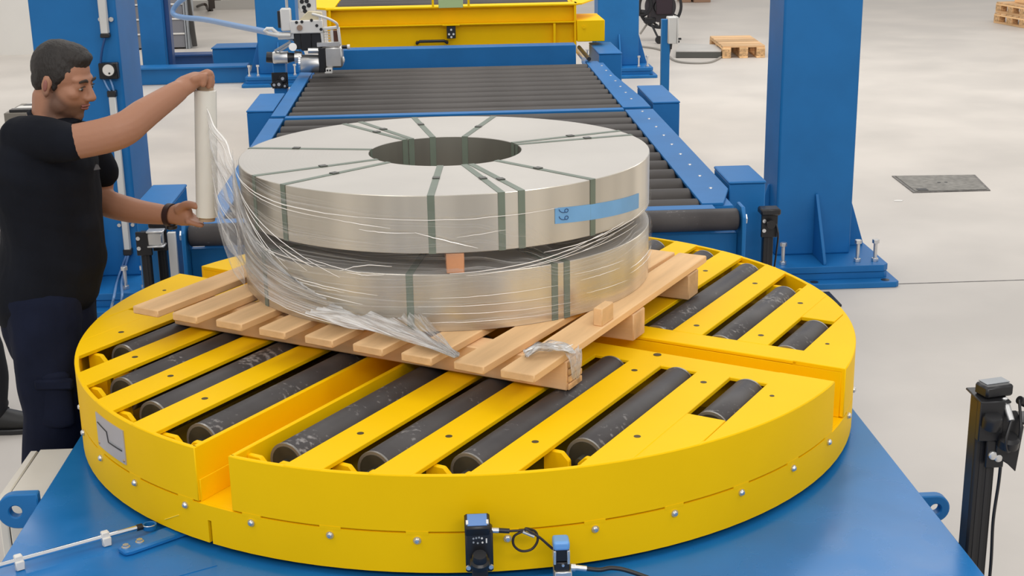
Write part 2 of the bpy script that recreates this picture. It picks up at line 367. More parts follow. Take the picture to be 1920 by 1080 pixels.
# nameplate on the skirt: pale plate with a stepped dark line
pl = tp('nameplate', MB().ring(R, R + .003, -.117, -.028, -148.9 + 33, -140.3 + 33, 10), mat('silver_plate', (.50, .48, .49), .4, .4, nscale=8, namt=.05), 0)
def on_skirt(az, z, rr=R + .0035): t = rad(az + 33); return (rr * cos(t), rr * sin(t), z)
st = MB()
for (az0, z0), (az1, z1) in (((-148.3, -.052), (-145.2, -.059)), ((-145.2, -.059), (-144.9, -.085)), ((-144.9, -.085), (-141.0, -.084))):
    st.tube([on_skirt(az0 + (az1 - az0) * k / 6, z0 + (z1 - z0) * k / 6) for k in range(7)], .0016, 6)
tp('plate_line', st, BLK, 0, parent=pl)
st = MB().tube([on_skirt(-144.5 + 3.5 * k / 6, -.079) for k in range(7)], .0009, 6); tp('plate_line', st, GREY, 0, parent=pl)
for az, z in ((-148.5, -.108), (-140.7, -.108)): tp('plate_rivet', MB().lathe([(0, .004), (.004, .002), (.0045, 0)], on_skirt(az, z, R + .002), (cos(rad(az + 33)), sin(rad(az + 33)), 0), 10), mat('brass_rivet', (.5, .35, .2), .4, .6) if 'brass_rivet' not in MATS else MATS['brass_rivet'], 0, parent=pl)
# scratch on the lower skirt
tp('paint_scratch', MB().tube([on_skirt(-132.6 + 2.9 * k / 4, -.215 + .028 * k / 4, R + .0002) for k in range(5)], .0012, 6), mat('fresh_yellow', (.9, .68, .05), .5), 0)
# inner floor of the drum
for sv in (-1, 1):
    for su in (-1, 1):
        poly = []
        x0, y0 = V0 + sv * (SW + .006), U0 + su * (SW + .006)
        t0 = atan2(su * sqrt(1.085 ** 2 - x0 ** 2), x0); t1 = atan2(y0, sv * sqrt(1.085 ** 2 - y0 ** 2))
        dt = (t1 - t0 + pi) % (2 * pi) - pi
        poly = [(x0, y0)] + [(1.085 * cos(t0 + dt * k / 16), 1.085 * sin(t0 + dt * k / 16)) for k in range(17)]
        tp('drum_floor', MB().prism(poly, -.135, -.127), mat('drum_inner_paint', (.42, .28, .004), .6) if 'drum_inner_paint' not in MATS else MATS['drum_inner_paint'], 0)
# slot channels
for su in (-1, 1):
    e = U0 + su * (SW + .006)
    ue = su * sqrt((R - .006) ** 2 - .055 ** 2)
    for sv in (-1, 1):
        x = V0 + sv * SW; ub = U0 + su * .14
        tp('slot_wall', MB().box(min(x, x + sv * .012), max(x, x + sv * .012), min(ub, ue), max(ub, ue), SEAM, 0), YEL, .002)
        tp('slot_skirting', MB().box(min(x - sv * .004, x), max(x - sv * .004, x), min(e, ue), max(e, ue), SEAM, SEAM + .055), YEL, .001)
    tp('slot_floor', MB().box(V0 - SW, V0 + SW, min(e - su * .06, ue), max(e - su * .06, ue), SEAM - .01, SEAM), YEL, 0)
for sv in (-1, 1):
    ve = sv * sqrt((R - .006) ** 2 - .08 ** 2)
    x0 = V0 + sv * (SW + .0)
    tp('slot_floor', MB().box(min(x0, ve), max(x0, ve), U0 - SW, U0 + SW, SEAM - .01, SEAM), YEL, 0)
# centre bars along the cross slot, and the wall of each bar
BARW = .092
for sv in (-1, 1):
    for su in (-1, 1):
        ua, ub = U0 + su * SW, U0 + su * (SW + BARW)
        x0 = V0 + sv * (SW)
        xa = sv * sqrt((R - .002) ** 2 - ua * ua); xb = sv * sqrt((R - .002) ** 2 - ub * ub)
        poly = [(x0, ua), (sv * .965, ua), (sv * .965, ub), (x0, ub)]
        tp('centre_bar', MB().prism(poly, -.010, 0), YEL, .002)
        tp('slot_wall', MB().box(min(x0, sv * 1.085), max(x0, sv * 1.085), min(ua, ua + su * .012), max(ua, ua + su * .012), SEAM, -.011), YEL, .001)
# cover strips, outer plates, rollers and their bearing brackets in the four quadrants
SC = [.239, .431, .623, .815]; RC = [.128, .335, .527, .719, .911]; REND = [1.02, .965, .875, .68, .395]
RR = .047
protos = {}
hole_m = mat('screw_hole', (.07, .045, .005), .6)
for sv in (-1, 1):
    for su in (-1, 1):
        def P(v, u): return (V0 + sv * v, U0 + su * u)
        ui = SW + BARW - .004
        def uo(v, rr=R - .0008): x = V0 + sv * v; return (sqrt(rr * rr - x * x) - su * U0)
        for k, c in enumerate(SC):
            a, bb = c - .045, c + .045
            arc = [P(a + (bb - a) * j / 6, uo(a + (bb - a) * j / 6)) for j in range(7)]
            tp('cover_strip', MB().prism([P(bb, ui), P(a, ui)] + arc if sv * su > 0 else ([P(bb, ui), P(a, ui)] + arc)[::-1], -.011, .0008), YEL, .0015)
            for uu in (ui + .07, uo(c) - (.22, .24, .2, .17)[k]):
                tp('strip_screw', MB().cyl((*P(c, uu), .0006), (*P(c, uu), .0012), .0085, n=12), hole_m, 0)
        # plate that closes the last window at the rim, and the outer plate
        arc = [P(.860 + .098 * j / 6, uo(.860 + .098 * j / 6)) for j in range(7)]
        tp('window_plate', MB().prism([P(.958, .42), P(.860, .42)] + arc, -.011, .0007), YEL, .0015)
        ulo = SW
        vs = [P(.960, ulo)]
        n = 22; top = []
        for j in range(n + 1):
            v = .960 + (sqrt((R - .0008) ** 2 - (U0 + su * ulo) ** 2) - sv * V0 - .960) * j / n
            top.append(P(v, uo(v)))
        tp('outer_plate', MB().prism(vs + top, -.011, .0008), YEL, .0015)
        tp('plate_screw', MB().cyl((*P(1.0, .22), .001), (*P(1.0, .22), .0016), .006, n=12), hole_m, 0)
        for k, c in enumerate(RC):
            e = REND[k]; i0 = ui + .006 if k < 4 else ui + .006
            y0, y1 = (U0 + su * i0, U0 + su * e); lo, hi = min(y0, y1), max(y0, y1)
            x = V0 + sv * c
            if (k,) not in protos:
                rp = part('roller', MB().lathe([(0, 0), (RR - .004, 0), (RR, .004), (RR, (hi - lo) - .004), (RR - .004, hi - lo), (0, hi - lo)], (0, 0, 0), (0, 1, 0), 32), ROL, TT, local=True, smooth=50)
                for q0, q1 in ((-.0008, .005), (hi - lo - .005, hi - lo + .0008)):
                    part('roller_rim', MB().lathe([(RR - .007, q0), (RR + .0006, q0), (RR + .0006, q1), (RR - .007, q1), (RR - .007, q0)], (0, 0, 0), (0, 1, 0), 32), RIM, rp, local=True)
                part('end_cap', MB().cyl((0, -.002, 0), (0, .004, 0), RR - .007, n=24).cyl((0, -.03, 0), (0, -.002, 0), .010, n=12), HUB, rp, local=True)
                part('end_cap', MB().cyl((0, hi - lo - .004, 0), (0, hi - lo + .002, 0), RR - .007, n=24).cyl((0, hi - lo + .002, 0), (0, hi - lo + .03, 0), .010, n=12), HUB, rp, local=True)
                protos[(k,)] = rp
            else: rp = copy_tree(protos[(k,)], TT)
            rp.location = (x, lo, tz(-.043)); rp.rotation_euler = (0, random.uniform(0, 6), 0)
            # bearing bracket
            if k < 4:
                ins = (SW + .012) if k == 0 else SC[k - 1] + .020
                outs = SC[k] - .020
                ub = e + .045
                h = .020
                for (va, vb) in ((ins, c - .011), (c + .011, outs)):
                    s_ = 1 if va > c else -1
                    cut = .018
                    if s_ < 0: pr = [(va, -.127), (vb, -.127), (vb, -.013 - cut), (vb - cut, -.013), (va, -.013)]
                    else: pr = [(va, -.127), (vb, -.127), (vb, -.013), (va + cut, -.013), (va, -.013 - cut)]
                    m_ = MB().slab([(V0 + sv * v_, z_) for v_, z_ in pr], (0, U0 + su * ub, 0), (1, 0, 0), (0, 0, 1), (0, su, 0), .014)
                    tp('roller_bracket', m_, YEL, .002)
# chalky scuffs on the rollers and small slot marks
tp('slot_screw', MB().cyl((.62, U0 - SW - .02, .0006), (.62, U0 - SW - .02, .0014), .011, n=12), hole_m, 0)

# ------------------------------------------------------------------ pallet (own frame: x across the boards, y along them)
PA = rad(-31)
PZ = .007
PL = thing('pallet', 'pale pine pallet on the yellow turntable under the two coils', 'pallet', (0, 0, PZ), PA)
def pp(name, mb, m, bevel=.003, rz=0, c=(0, 0), label=None):
    o = part(name, mb, m, PL, bevel, label, local=True)
    o.location = (c[0], c[1], 0); o.rotation_euler = (0, 0, rz)
    return o
DT = .100; DB = .078
random.seed(11)
for u in (-.385, .035, .455):
    pp('stringer', MB().box(-.735, .525, u - .04, u + .04, 0, DB - .001), WOODV)
bl = [(-.737, .094), (-.594, .088), (-.445, .09), (-.295, .088), (-.146, .09), (.004, .092), (.153, .09), (.303, .086), (.431, .092)]
for i, (v, wd) in enumerate(bl):
    y0, y1 = -.583 - .002 * i + random.uniform(-.006, .006), .57
    L = y1 - y0
    pp('deck_board', MB().box(-wd / 2, wd / 2, -L / 2, L / 2, DB, DT), WOOD, .003, rad(-1.6 if i < 8 else 0), (v + wd / 2 + (.014 if i < 8 else 0), (y0 + y1) / 2))
# the layered end grain at the near end of the front stringer
for k in range(4):
    pp('end_grain_strip', MB().box(.525, .531, -.424, -.348, .002 + k * .0192, .002 + k * .0192 + .0165), WOODE, .002)

ck = atz(1128, 607, PZ + DT)
single('wood_chock', 'small upright wood block on the pallet edge by the lower coil', 'block', MB().obox((ck.x + .006, ck.y + .012, PZ + DT + .024), (cos(PA), sin(PA), 0), (-sin(PA), cos(PA), 0), (0, 0, 1), .013, .036, .024), WOOD, .002)

# ------------------------------------------------------------------ the two steel coils
CX, CY, RO, RI = -.0505, .1587, .5957, .223
Z0, Z1, Z2, Z3 = PZ + DT, .2614, .3169, .4676
def strap_loop(th, z0, z1, wd=.0185, t=.0014):
    d = V((cos(th), sin(th), 0)); s = V((-sin(th), cos(th), 0)); c = V((CX, CY, 0))
    ro, ri = RO + .0004, RI - .0004; m = MB()
    prof_o = [(ro + t, z0 - .0002), (ro + t, z1 + t), (ri - t, z1 + t), (ri - t, z0 - .0002)]
    prof_i = [(ro, z0), (ro, z1 + .0003), (ri, z1 + .0003), (ri, z0)]
    vs = []
    for sg in (-1, 1):
        for r, z in prof_o + prof_i: vs.append(c + d * r + s * sg * wd / 2 + V((0, 0, z)))
    fs = []
    for k in range(3):
        fs += [(k, k + 1, 8 + k + 1, 8 + k), (4 + k, 4 + k + 1, 12 + k + 1, 12 + k), (k, k + 1, 4 + k + 1, 4 + k), (8 + k, 8 + k + 1, 12 + k + 1, 12 + k)]
    return m.add(vs, fs)
def coil(z0, z1, label, straps):
    t = thing('steel_coil', label, 'steel coil', (CX, CY, z0))
    n = 160; m = MB()
    m.ring(RO, RO, z0, z1, 0, 360, 4)
    m = MB()
    def cylside(r): return MB().add([(CX + r * cos(2 * pi * i / n), CY + r * sin(2 * pi * i / n), z) for z in (z0, z1) for i in range(n)], [(i, (i + 1) % n, n + (i + 1) % n, n + i) for i in range(n)])
    m = MB().ring(RI, RO, z0, z1, 0, 360, n, (CX, CY))
    o = part('wound_strip', m, [STEEL, STEELT, STEELI], t, .0015)
    for f in o.data.polygons:
        c = f.center; r = hypot(c.x, c.y)
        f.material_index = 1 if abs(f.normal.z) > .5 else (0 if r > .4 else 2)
    for j, a in enumerate(straps):
        s = part('strap', strap_loop(rad(a), z0, z1), STRAP, t, smooth=20)
        rr = .42 + .03 * ((j * 7) % 3 - 1)
        d = V((cos(rad(a)), sin(rad(a)), 0)); sd = V((-d.y, d.x, 0))
        part('strap_seal', MB().obox(V((CX, CY, z1 + .003)) + d * rr, d, sd, (0, 0, 1), .011, .0098, .0014), SEAL, s, .001)
    return t
coilB = coil(Z0, Z1, 'lower steel strip coil resting on the wooden pallet', [-62.5, -58.8, -148, -100, 20, 75, 120, 165])
coilA = coil(Z2, Z3, 'upper steel strip coil with blue tape, stacked over the other coil', [-151, -136.2, 168.5, 123, 117.3, 99.5, 73.8, 24, 16.6, -50, -76.7, -71.5, -94])
# blue tape with the handwritten number
def onc(a, z, r=RO + .0022): return V((CX + r * cos(rad(a)), CY + r * sin(rad(a)), z))
tm = MB(); n = 24; tv = []
TA0, TA1 = -62.3, -27
for i in range(n + 1):
    f = i / n; a = TA0 + (TA1 - TA0) * f; zt, zb = .411 - .026 * f, .369 - .026 * f
    for r in (RO + .0005, RO + .0019):
        tv += [onc(a, zb, r), onc(a, zt, r)]
tm.add(tv, [(i * 4 + k, (i + 1) * 4 + k, (i + 1) * 4 + kk, i * 4 + kk) for i in range(n) for k, kk in ((0, 1), (1, 3), (3, 2), (2, 0))] + [(0, 1, 3, 2), (n * 4, n * 4 + 2, n * 4 + 3, n * 4 + 1)])
tp_ = part('blue_tape', tm, TAPE, coilA, 0, 'pale blue tape with a handwritten 66 at its left end')
def six(az_c, zc, s=.0075):               # a 6 turned a quarter left: bowl to the right, tail to the left
    pts = []
    for k in range(15):
        t = 2 * pi * k / 14 + pi; pts.append((s * .9 + s * .75 * cos(t), s * .62 * sin(t) - s * .1))
    tail = [(-s * 2.2, s * .75), (-s * 1.9, s * .1), (-s * 1.1, -s * .45), (-s * .1, -s * .65)]
    return [[onc(az_c + math.degrees(x / RO), zc + y, RO + .0025) for x, y in tail + pts[::1][:0] + [(s * .9 + s * .75 * cos(a), s * .62 * sin(a) - s * .1) for a in [-2.2 + 6.0 * k / 12 for k in range(13)]]]]
for zc in (.4005, .3815):
    for l in six(-59.6, zc): part('digit_six', MB().tube(l, .0011, 6), INK, tp_)
# wooden spacers between the coils
for i, a in enumerate((-88.5, 31, 150)):
    d = V((cos(rad(a)), sin(rad(a)), 0)); s = V((-d.y, d.x, 0))
    single('wood_spacer', ['reddish wood spacer showing at the front between the coils', 'wood spacer hidden at the back right between the coils', 'wood spacer hidden at the back left between the coils'][i], 'spacer', MB().obox(V((CX, CY, (Z1 + Z2) / 2)) + d * .41, d, s, (0, 0, 1), .185, .023, (Z2 - Z1) / 2 - .0016), WOODO, .002, 'wood spacers between the coils')

# ------------------------------------------------------------------ film roll held by the man
RY = .22
r0, r1 = at(385, 168, RY), at(388, 406, RY)
RX = (r0.x + r1.x) / 2
rt, rb = r0.z, r1.z
roll = thing('film_roll', 'milky white stretch film roll upright in the man\'s hands', 'film roll', (RX, RY, rb))
ax = (r0 - r1).normalized(); RRAD = .032
part('wound_film', MB().lathe([(.024, 0), (RRAD, 0), (RRAD, (r0 - r1).length), (.024, (r0 - r1).length)], r1, ax, 40), FILMROLL, roll, .002)
part('core', MB().lathe([(.018, -.012), (.024, -.012), (.024, (r0 - r1).length + .012), (.018, (r0 - r1).length + .012), (.018, -.012)], r1, ax, 32), CORE, roll)

# ------------------------------------------------------------------ stretch film
SF = thing('stretch_film', 'clear crinkled stretch film wrapped round the two coils', 'stretch film', (CX, CY, Z0))
def lerp(t, ks):
    for (a, x), (b_, y) in zip(ks, ks[1:]):
        if t <= b_: f = (t - a) / (b_ - a); f = f * f * (3 - 2 * f); return x + (y - x) * f
    return ks[-1][1]
ZT = [(-180, .474), (-155, .47), (-130, .447), (-100, .432), (-84, .425), (-72, .385), (-60, .318), (-45, .318), (-25, .35), (0, .36), (60, .37), (120, .42), (150, .465), (180, .474)]
def film_r(a, z, k):
    mid = math.exp(-((z - (Z1 + Z2) / 2) / .022) ** 2)
    n = mnoise.noise(V((a * .09 + k * 7, z * 9, k))) * .004 + mnoise.noise(V((a * .32, z * 30 + a * .12, 3 + k))) * .0022
    return RO + .006 + k * .003 - .014 * mid + n
def wrapP(k, zb, zt):
    def P(u, v):
        a = -180 + 360 * u; z = zb(a) + (zt(a) - zb(a)) * v
        return onc(a, z, film_r(a, z, k))
    return P
part('wrap_layer', MB().grid(wrapP(0, lambda a: Z0 + .004, lambda a: lerp(a, ZT)), 220, 26), FILM, SF, smooth=180)
part('wrap_layer', MB().grid(wrapP(1, lambda a: Z0 - .001 + .05 * (.5 + .5 * sin(rad(a * 1.0 + 60))), lambda a: lerp(a, ZT) - .055 - .035 * sin(rad(a * 2))), 220, 22), FILM, SF, smooth=180)
# the web running from the roll to the coils
def webP(u, v):
    a0 = r1 + (r0 - r1) * (.02 + .86 * v) + V((RRAD * (.25 + .6 * (1 - v)), -RRAD * (1.03 - .3 * (1 - v)), 0))
    ang = -163 - 10 * v
    z = Z0 + .01 + (Z3 - .002 - Z0 - .01) * v
    a1 = onc(ang, z, RO + .012)
    p = a0.lerp(a1, u); w_ = sin(pi * u)
    n = mnoise.noise(V((u * 2.2, v * 12, 1))) * .030 + mnoise.noise(V((u * 1.2, v * 34, 5))) * .010
    return p + V((n * .5, n, -.04 * w_ * (1 - v))) * w_ ** .6
part('film_web', MB().grid(webP, 28, 70), FILMS, SF, smooth=180)
def web2P(u, v):                                     # slack second layer that swings low round the front
    a0 = onc(-176 + 4 * v, Z0 + .1 + .33 * v, RO + .018); a1 = onc(-108 - 26 * v, Z0 + .02 + .16 * v, RO + .009)
    f = u; ang = (-176 + 4 * v) * (1 - f) + (-108 - 26 * v) * f
    z = (Z0 + .1 + .30 * v) * (1 - f) + (Z0 + .02 + .10 * v) * f - .02 * sin(pi * f)
    n = mnoise.noise(V((u * 3, v * 22, 9))) * .012
    return onc(ang, z, RO + .013 + n + .008 * sin(pi * f))
part('film_web', MB().grid(web2P, 40, 40), FILMS, SF, smooth=180)
# film creases as white tubes, their highlights painted into the colour
random.seed(5)
def crease(pts, r): return MB().tube(pts, [.8 * r * (.3 + .7 * sin(pi * (i + .5) / len(pts))) for i in range(len(pts))], 5)
def arc_crease(a0, z0, a1, z1, sag=0., rr=.0095, w_=.0016, n=14):
    return crease([onc(a0 + (a1 - a0) * i / n, z0 + (z1 - z0) * i / n - sag * sin(pi * i / n) + .0016 * mnoise.noise(V((i * .9, a0, z0 * 40))), RO + rr) for i in range(n + 1)], w_)
CREASE_GLINTS = [(-176, .462, -112, .410, .012, .010, .0018), (-112, .410, -62, .412, .004, .009, .0012), (-170, .455, -120, .400, .012, .010, .0015), (-172, .445, -118, .245, .0, .011, .0016), (-168, .43, -128, .25, 0, .011, .0014),
           (-165, .41, -135, .24, 0, .011, .0013), (-162, .40, -141, .26, 0, .012, .0014), (-175, .40, -147, .25, 0, .012, .0016), (-176, .36, -152, .25, 0, .012, .0014), (-150, .235, -108, .205, 0, .010, .0014), (-146, .212, -112, .178, 0, .010, .0015),
           (-150, .165, -104, .12, 0, .010, .0017), (-142, .150, -98, .105, 0, .010, .0015), (-132, .215, -117, .205, 0, .010, .0012), (-95, .20, -62, .205, 0, .009, .0009), (-98, .178, -60, .176, 0, .009, .0009), (-97, .160, -58, .15, 0, .009, .0009), (-95, .135, -62, .132, 0, .009, .0009),
           (-57, .225, -38, .222, 0, .010, .0010), (-55, .205, -40, .205, 0, .010, .0010), (-53, .165, -36, .16, 0, .010, .0010), (-90, .265, -47, .318, .012, .008, .0017), (-86, .257, -45, .312, .01, .008, .0013), (-78, .263, -42, .305, .008, .008, .0011), (-66, .30, -38, .33, .006, .009, .0016), (-62, .29, -32, .318, .0, .009, .0011),
           (-60, .278, -30, .305, .0, .009, .0010), (-98, .375, -83, .33, 0, .010, .0017), (-112, .378, -98, .374, .003, .010, .0013), (-120, .40, -104, .385, .0, .010, .0012), (-138, .30, -126, .262, 0, .010, .0018), (-128, .285, -112, .262, .0, .011, .0013), (-34, .19, -14, .2, 0, .010, .0012), (-34, .175, -12, .18, 0, .010, .0010), (-158, .30, -136, .262, 0, .011, .0014), (-160, .33, -140, .27, 0, .012, .0012), (-155, .29, -122, .27, .004, .010, .0013), (-118, .262, -104, .285, -.01, .010, .0016), (-116, .262, -106, .262, .004, .011, .0014), (-140, .19, -118, .165, 0, .010, .0012), (-136, .135, -108, .110, 0, .010, .0012), (-146, .14, -112, .108, .0, .012, .0020), (-88, .36, -76, .372, 0, .009, .0010), (-50, .31, -24, .335, 0, .009, .0012)]
for c_ in CREASE_GLINTS: part('crease_highlight', arc_crease(*c_), FOLDHI, SF, smooth=60)
def webline(v0, v1, w_=.0016, n=10): return crease([V(webP(.02 + .98 * i / n, v0 + (v1 - v0) * i / n)) + V((0, -.003, 0)) for i in range(n + 1)], w_)
for v0, v1, w_ in ((.995, .99, .0030), (.94, .91, .0014), (.70, .68, .0014), (.40, .37, .0012), (.10, .12, .0012)):
    part('crease_highlight', webline(v0, v1, w_), FOLDHI, SF, smooth=60)
# gathered tail of film pulled out to the pallet edge, and scraps knotted round its corner
def tailP(Pa, Pb, Pc, w0, w1, seed):
    def P(u, v):
        p = (Pa * (1 - u) ** 2 + Pb * 2 * u * (1 - u) + Pc * u * u); wd = w0 + (w1 - w0) * u
        d = (Pc - Pa).normalized(); s = d.cross(V((0, 0, 1))).normalized()
        n = mnoise.noise(V((u * 2, v * 9, seed))) * .022 + mnoise.noise(V((u * 5, v * 24, seed))) * .008
        return p + s * (v - .5) * wd + V((0, 0, n * (1 - .4 * u)))
    return P
t1 = atz(857, 668, PZ + DT + .012); ta = onc(-122, Z0 + .055, RO + .012); tb = onc(-104, Z0 + .028, RO + .035)
part('gathered_tail', MB().grid(tailP(ta, tb, t1, .16, .022, 3), 30, 34), FILMB, SF, smooth=180)
ta2 = onc(-100, Z0 + .05, RO + .01); part('gathered_tail', MB().grid(tailP(ta2, (ta2 + t1) / 2 + V((0, 0, -.006)), t1, .08, .018, 8), 24, 24), FILMS, SF, smooth=180)
cA, cB = atz(985, 664, PZ + DT + .012), atz(1074, 654, PZ + DT + .014)
part('corner_wrap', MB().grid(tailP(cA, (cA + cB) / 2 + V((0, .02, .02)), cB, .05, .07, 12), 20, 20), FILMB, SF, smooth=180)
cC = cB + V((.005, -.01, -.075))
part('corner_wrap', MB().grid(tailP(cB, cB + V((.01, -.02, -.02)), cC, .05, .02, 15), 14, 12), FILMB, SF, smooth=180)
part('crease_highlight', crease([cA.lerp(cB, i / 8) + V((0, 0, .008 + .004 * sin(i * 1.7))) for i in range(9)], .003), FOLDHI, SF)


# ------------------------------------------------------------------ roller conveyor, two sections
def conveyor(y0, y1, ny, label, near):
    t = thing('roller_conveyor', label, 'conveyor', (.02, y0, FZ))
    first = None
    for k in range(ny):
        y = y0 + .095 + .192 * k
        if first is None:
            first = part('roller', MB().lathe([(0, 0), (.080, 0), (.086, .006), (.086, 1.834), (.080, 1.84), (0, 1.84)], (-.895, y, -.088), (1, 0, 0), 28), ROLC, t, smooth=50)
            [part('axle', MB().cyl((xa, y, -.088), (xb, y, -.088), .018, n=12), HUB, first) for xa, xb in ((-.935, -.895), (.945, .985))]
            r = first
        else: r = copy_tree(first, t, (0, .192 * k, 0))
    if near: rail = [(.945, y0 + .02), (1.03, y0 + .02), (1.10, y0 + .27), (1.10, y1), (.945, y1)]
    else: rail = [(.945, y0), (1.10, y0), (1.10, y0 + .3), (1.03, y1), (.945, y1)]
    part('side_rail', MB().prism(rail, -.014, -.002), BLU, t, .002)
    part('side_rail', MB().box(-.985, -.905, y0, y1, -.014, -.002), BLU, t, .002)
    part('side_beam', MB().box(.985, 1.07, y0 + .02, y1, -.26, -.014), BLU, t, .002)
    part('side_beam', MB().box(-.985, -.935, y0 + .02, y1, -.26, -.014), BLU, t, .002)
    part('cross_beam', MB().box(-.905 if not near else -.97, .945 if not near else .985, y0 - .064, y0 + .005, -.12, -.004), BLU, t, .003)
    part('cross_beam', MB().box(-.97, .985, y1 - .06, y1 - .02, -.26, -.16), BLU, t, .003)
    part('belly_pan', MB().box(-.97, .985, y0, y1, -.25, -.24), DBL, t)
    fb = None
    for k in range(int((y1 - y0) / .24)):
        y = y0 + .28 + .24 * k
        if y > y1 - .05: break
        for x in (1.03,):
            if fb is None: fb = part('rail_bolt', MB().lathe([(0, .004), (.007, .003), (.008, 0)], (x, y, -.002), (0, 0, 1), 10), SIL, t); fx, fy = x, y
            else: copy_tree(fb, t, (x - fx, y - fy, 0))
    for x in (-.94, 1.03):
        for y in (y0 + .25, y1 - .25):
            part('leg', MB().box(x - .04, x + .04, y - .04, y + .04, FZ + .012, -.26), BLU, t, .003)
            part('foot_plate', MB().box(x - .05, x + .05, y - .06, y + .06, FZ, FZ + .012), BLU, t, .002)
    return t
cn = conveyor(1.35, 3.63, 12, 'blue roller conveyor right behind the turntable with dark rollers', True)
cf = conveyor(3.71, 5.68, 10, 'farther section of the blue roller conveyor beyond the seam bar', False)
# transition roller in front of the conveyor's end
e0, e1 = at(355, 437, 1.2), at(1383, 415, 1.2)
zc = (e0.z + e1.z) / 2
tr = thing('transition_roller', 'long dark roller held low in front of the conveyor end', 'roller', (0, 1.2, FZ))
part('roller', MB().lathe([(0, 0), (.036, 0), (.042, .006), (.042, e1.x - e0.x - .006), (.036, e1.x - e0.x), (0, e1.x - e0.x)], (e0.x, 1.2, zc), (1, 0, 0), 32), ROL, tr, smooth=50)
for sx, x in ((1, e1.x), (-1, e0.x)):
    part('bearing_plate', MB().slab([(-.06, FZ), (.08, FZ), (.08, zc + .03), (.05, zc + .055), (-.03, zc + .055), (-.06, zc + .02)], (x + sx * .006, 1.2, 0), (0, 1, 0), (0, 0, 1), (sx, 0, 0), .014), BLU, tr, .003)
    part('axle_nut', MB().cyl((x + sx * .02, 1.2, zc), (x + sx * .034, 1.2, zc), .02, n=6), SIL, tr, .001)
part('tie_beam', MB().box(e0.x - .006, e1.x + .006, 1.225, 1.262, zc - .27, zc - .06), BLU, tr, .003)

def guard_box(name, label, x0, x1, y0, y1, z1, group=None):
    t = thing(name, label, 'guard box', ((x0 + x1) / 2, (y0 + y1) / 2, FZ))
    part('body', MB().box(x0, x1, y0, y1, FZ + .01, z1 - .012), BLU, t, .004)
    part('lid', MB().box(x0 - .003, x1 + .003, y0 - .004, y1 + .004, z1 - .012, z1), BLU, t, .006, segs=2)
    part('foot_plate', MB().box(x0 - .004, x1 + .004, y0 - .005, y1 + .005, FZ, FZ + .01), BLU, t, .002)
    return t
guard_box('guard_box', 'blue guard box at the near right end of the conveyor', 1.118, 1.268, 1.68, 2.0, .012)
guard_box('guard_box', 'blue guard box halfway along the right side of the conveyor', 1.135, 1.285, 3.85, 4.48, .0)
guard_box('guard_box', 'farthest blue guard box on the right, before the far pillar', 1.06, 1.22, 5.85, 6.5, .03)
guard_box('guard_box', 'blue guard box at the near left end, behind the film roll', -1.29, -1.15, 1.62, 1.99, .0)
guard_box('guard_box', 'blue guard box halfway along the left side of the conveyor', -1.14, -.995, 3.9, 4.53, .0)

# ------------------------------------------------------------------ blue pillars on bolted bases
def pillar(name, label, x0, x1, y0, y1, top, bx, by0, by1, fin=True, mirror=1, bolts=True):
    xc = (x0 + x1) / 2
    t = thing(name, label, 'pillar', (xc, (y0 + y1) / 2, FZ))
    part('column', MB().box(x0, x1, y0, y1, FZ + .10, top), BLU, t, .012, segs=3)
    b0, b1 = bx
    def oct_(x0_, x1_, y0_, y1_, c): return [(x0_ + c, y0_), (x1_ - c, y0_), (x1_, y0_ + c), (x1_, y1_ - c), (x1_ - c, y1_), (x0_ + c, y1_), (x0_, y1_ - c), (x0_, y0_ + c)]
    part('foot_flange', MB().prism(oct_(b0 - .03, b1 + .035, by0 - .08, by1 + .04, .02), FZ + .0, FZ + .03), BLU, t, .003)
    part('lower_plate', MB().prism(oct_(b0 + .006, b1 - .004, by0 + .006, by1, .02), FZ + .03, FZ + .064), BLU, t, .002)
    part('upper_plate', MB().prism(oct_(b0, b1, by0, by1, .03), FZ + .067, FZ + .102), BLU, t, .002)
    for x in (b0 + .28, b1 - .03): part('slot_hole', MB().cyl((x, by0 - .035, FZ + .030), (x, by0 - .035, FZ + .0315), .022, n=14), BLK, t)
    z0 = FZ + .102
    if fin: part('gusset', MB().slab([(0, z0), (-(y0 - by0) + .03, z0), (-(y0 - by0) + .03, z0 + .02), (-.012, z0 + .34), (0, z0 + .34)], (xc + .0, y0, 0), (0, 1, 0), (0, 0, 1), (1, 0, 0), .016), BLU, t, .002)
    for sx, xe in ((1, x1), (-1, x0)):
        wdt = (b1 - x1) if sx > 0 else (x0 - b0)
        part('gusset', MB().slab([(0, z0), (sx * (wdt - .02), z0), (sx * (wdt - .02), z0 + .02), (sx * .01, z0 + .36), (0, z0 + .36)], (xe, (y0 + y1) / 2, 0), (1, 0, 0), (0, 0, 1), (0, 1, 0), .016), BLU, t, .002)
    if bolts:
        first = None
        for x, y in ((b0 + .045, by0 + .05), (b0 + .135, by0 + .07), (b1 - .15, by0 + .08), (b1 - .055, by0 + .08), (b0 + .06, by1 - .06), (b1 - .06, by1 - .06)):
            if first is None:
                first = part('jacking_bolt', MB().cyl((x, y, z0), (x, y, z0 + .118), .010, n=12).cyl((x, y, z0 + .10), (x, y, z0 + .12), .019, n=6).cyl((x, y, z0), (x, y, z0 + .018), .019, n=6), SIL, t, .001); f0 = (x, y)
            else: copy_tree(first, t, (x - f0[0], y - f0[1], 0))
    return t
pillar('pillar', 'thick blue steel pillar right of the turntable on bolted plates', 1.735, 2.15, 3.35, 3.68, 2.2, (1.60, 2.29), 3.10, 3.95)
pl_l = pillar('pillar', 'wide blue steel pillar directly behind the man with conduit on it', -2.115, -1.68, 3.35, 3.82, 2.2, (-2.30, -1.56), 3.02, 4.0)
xr0, xr1 = at(1121, 60, 11.2).x, at(1198, 60, 11.2).x
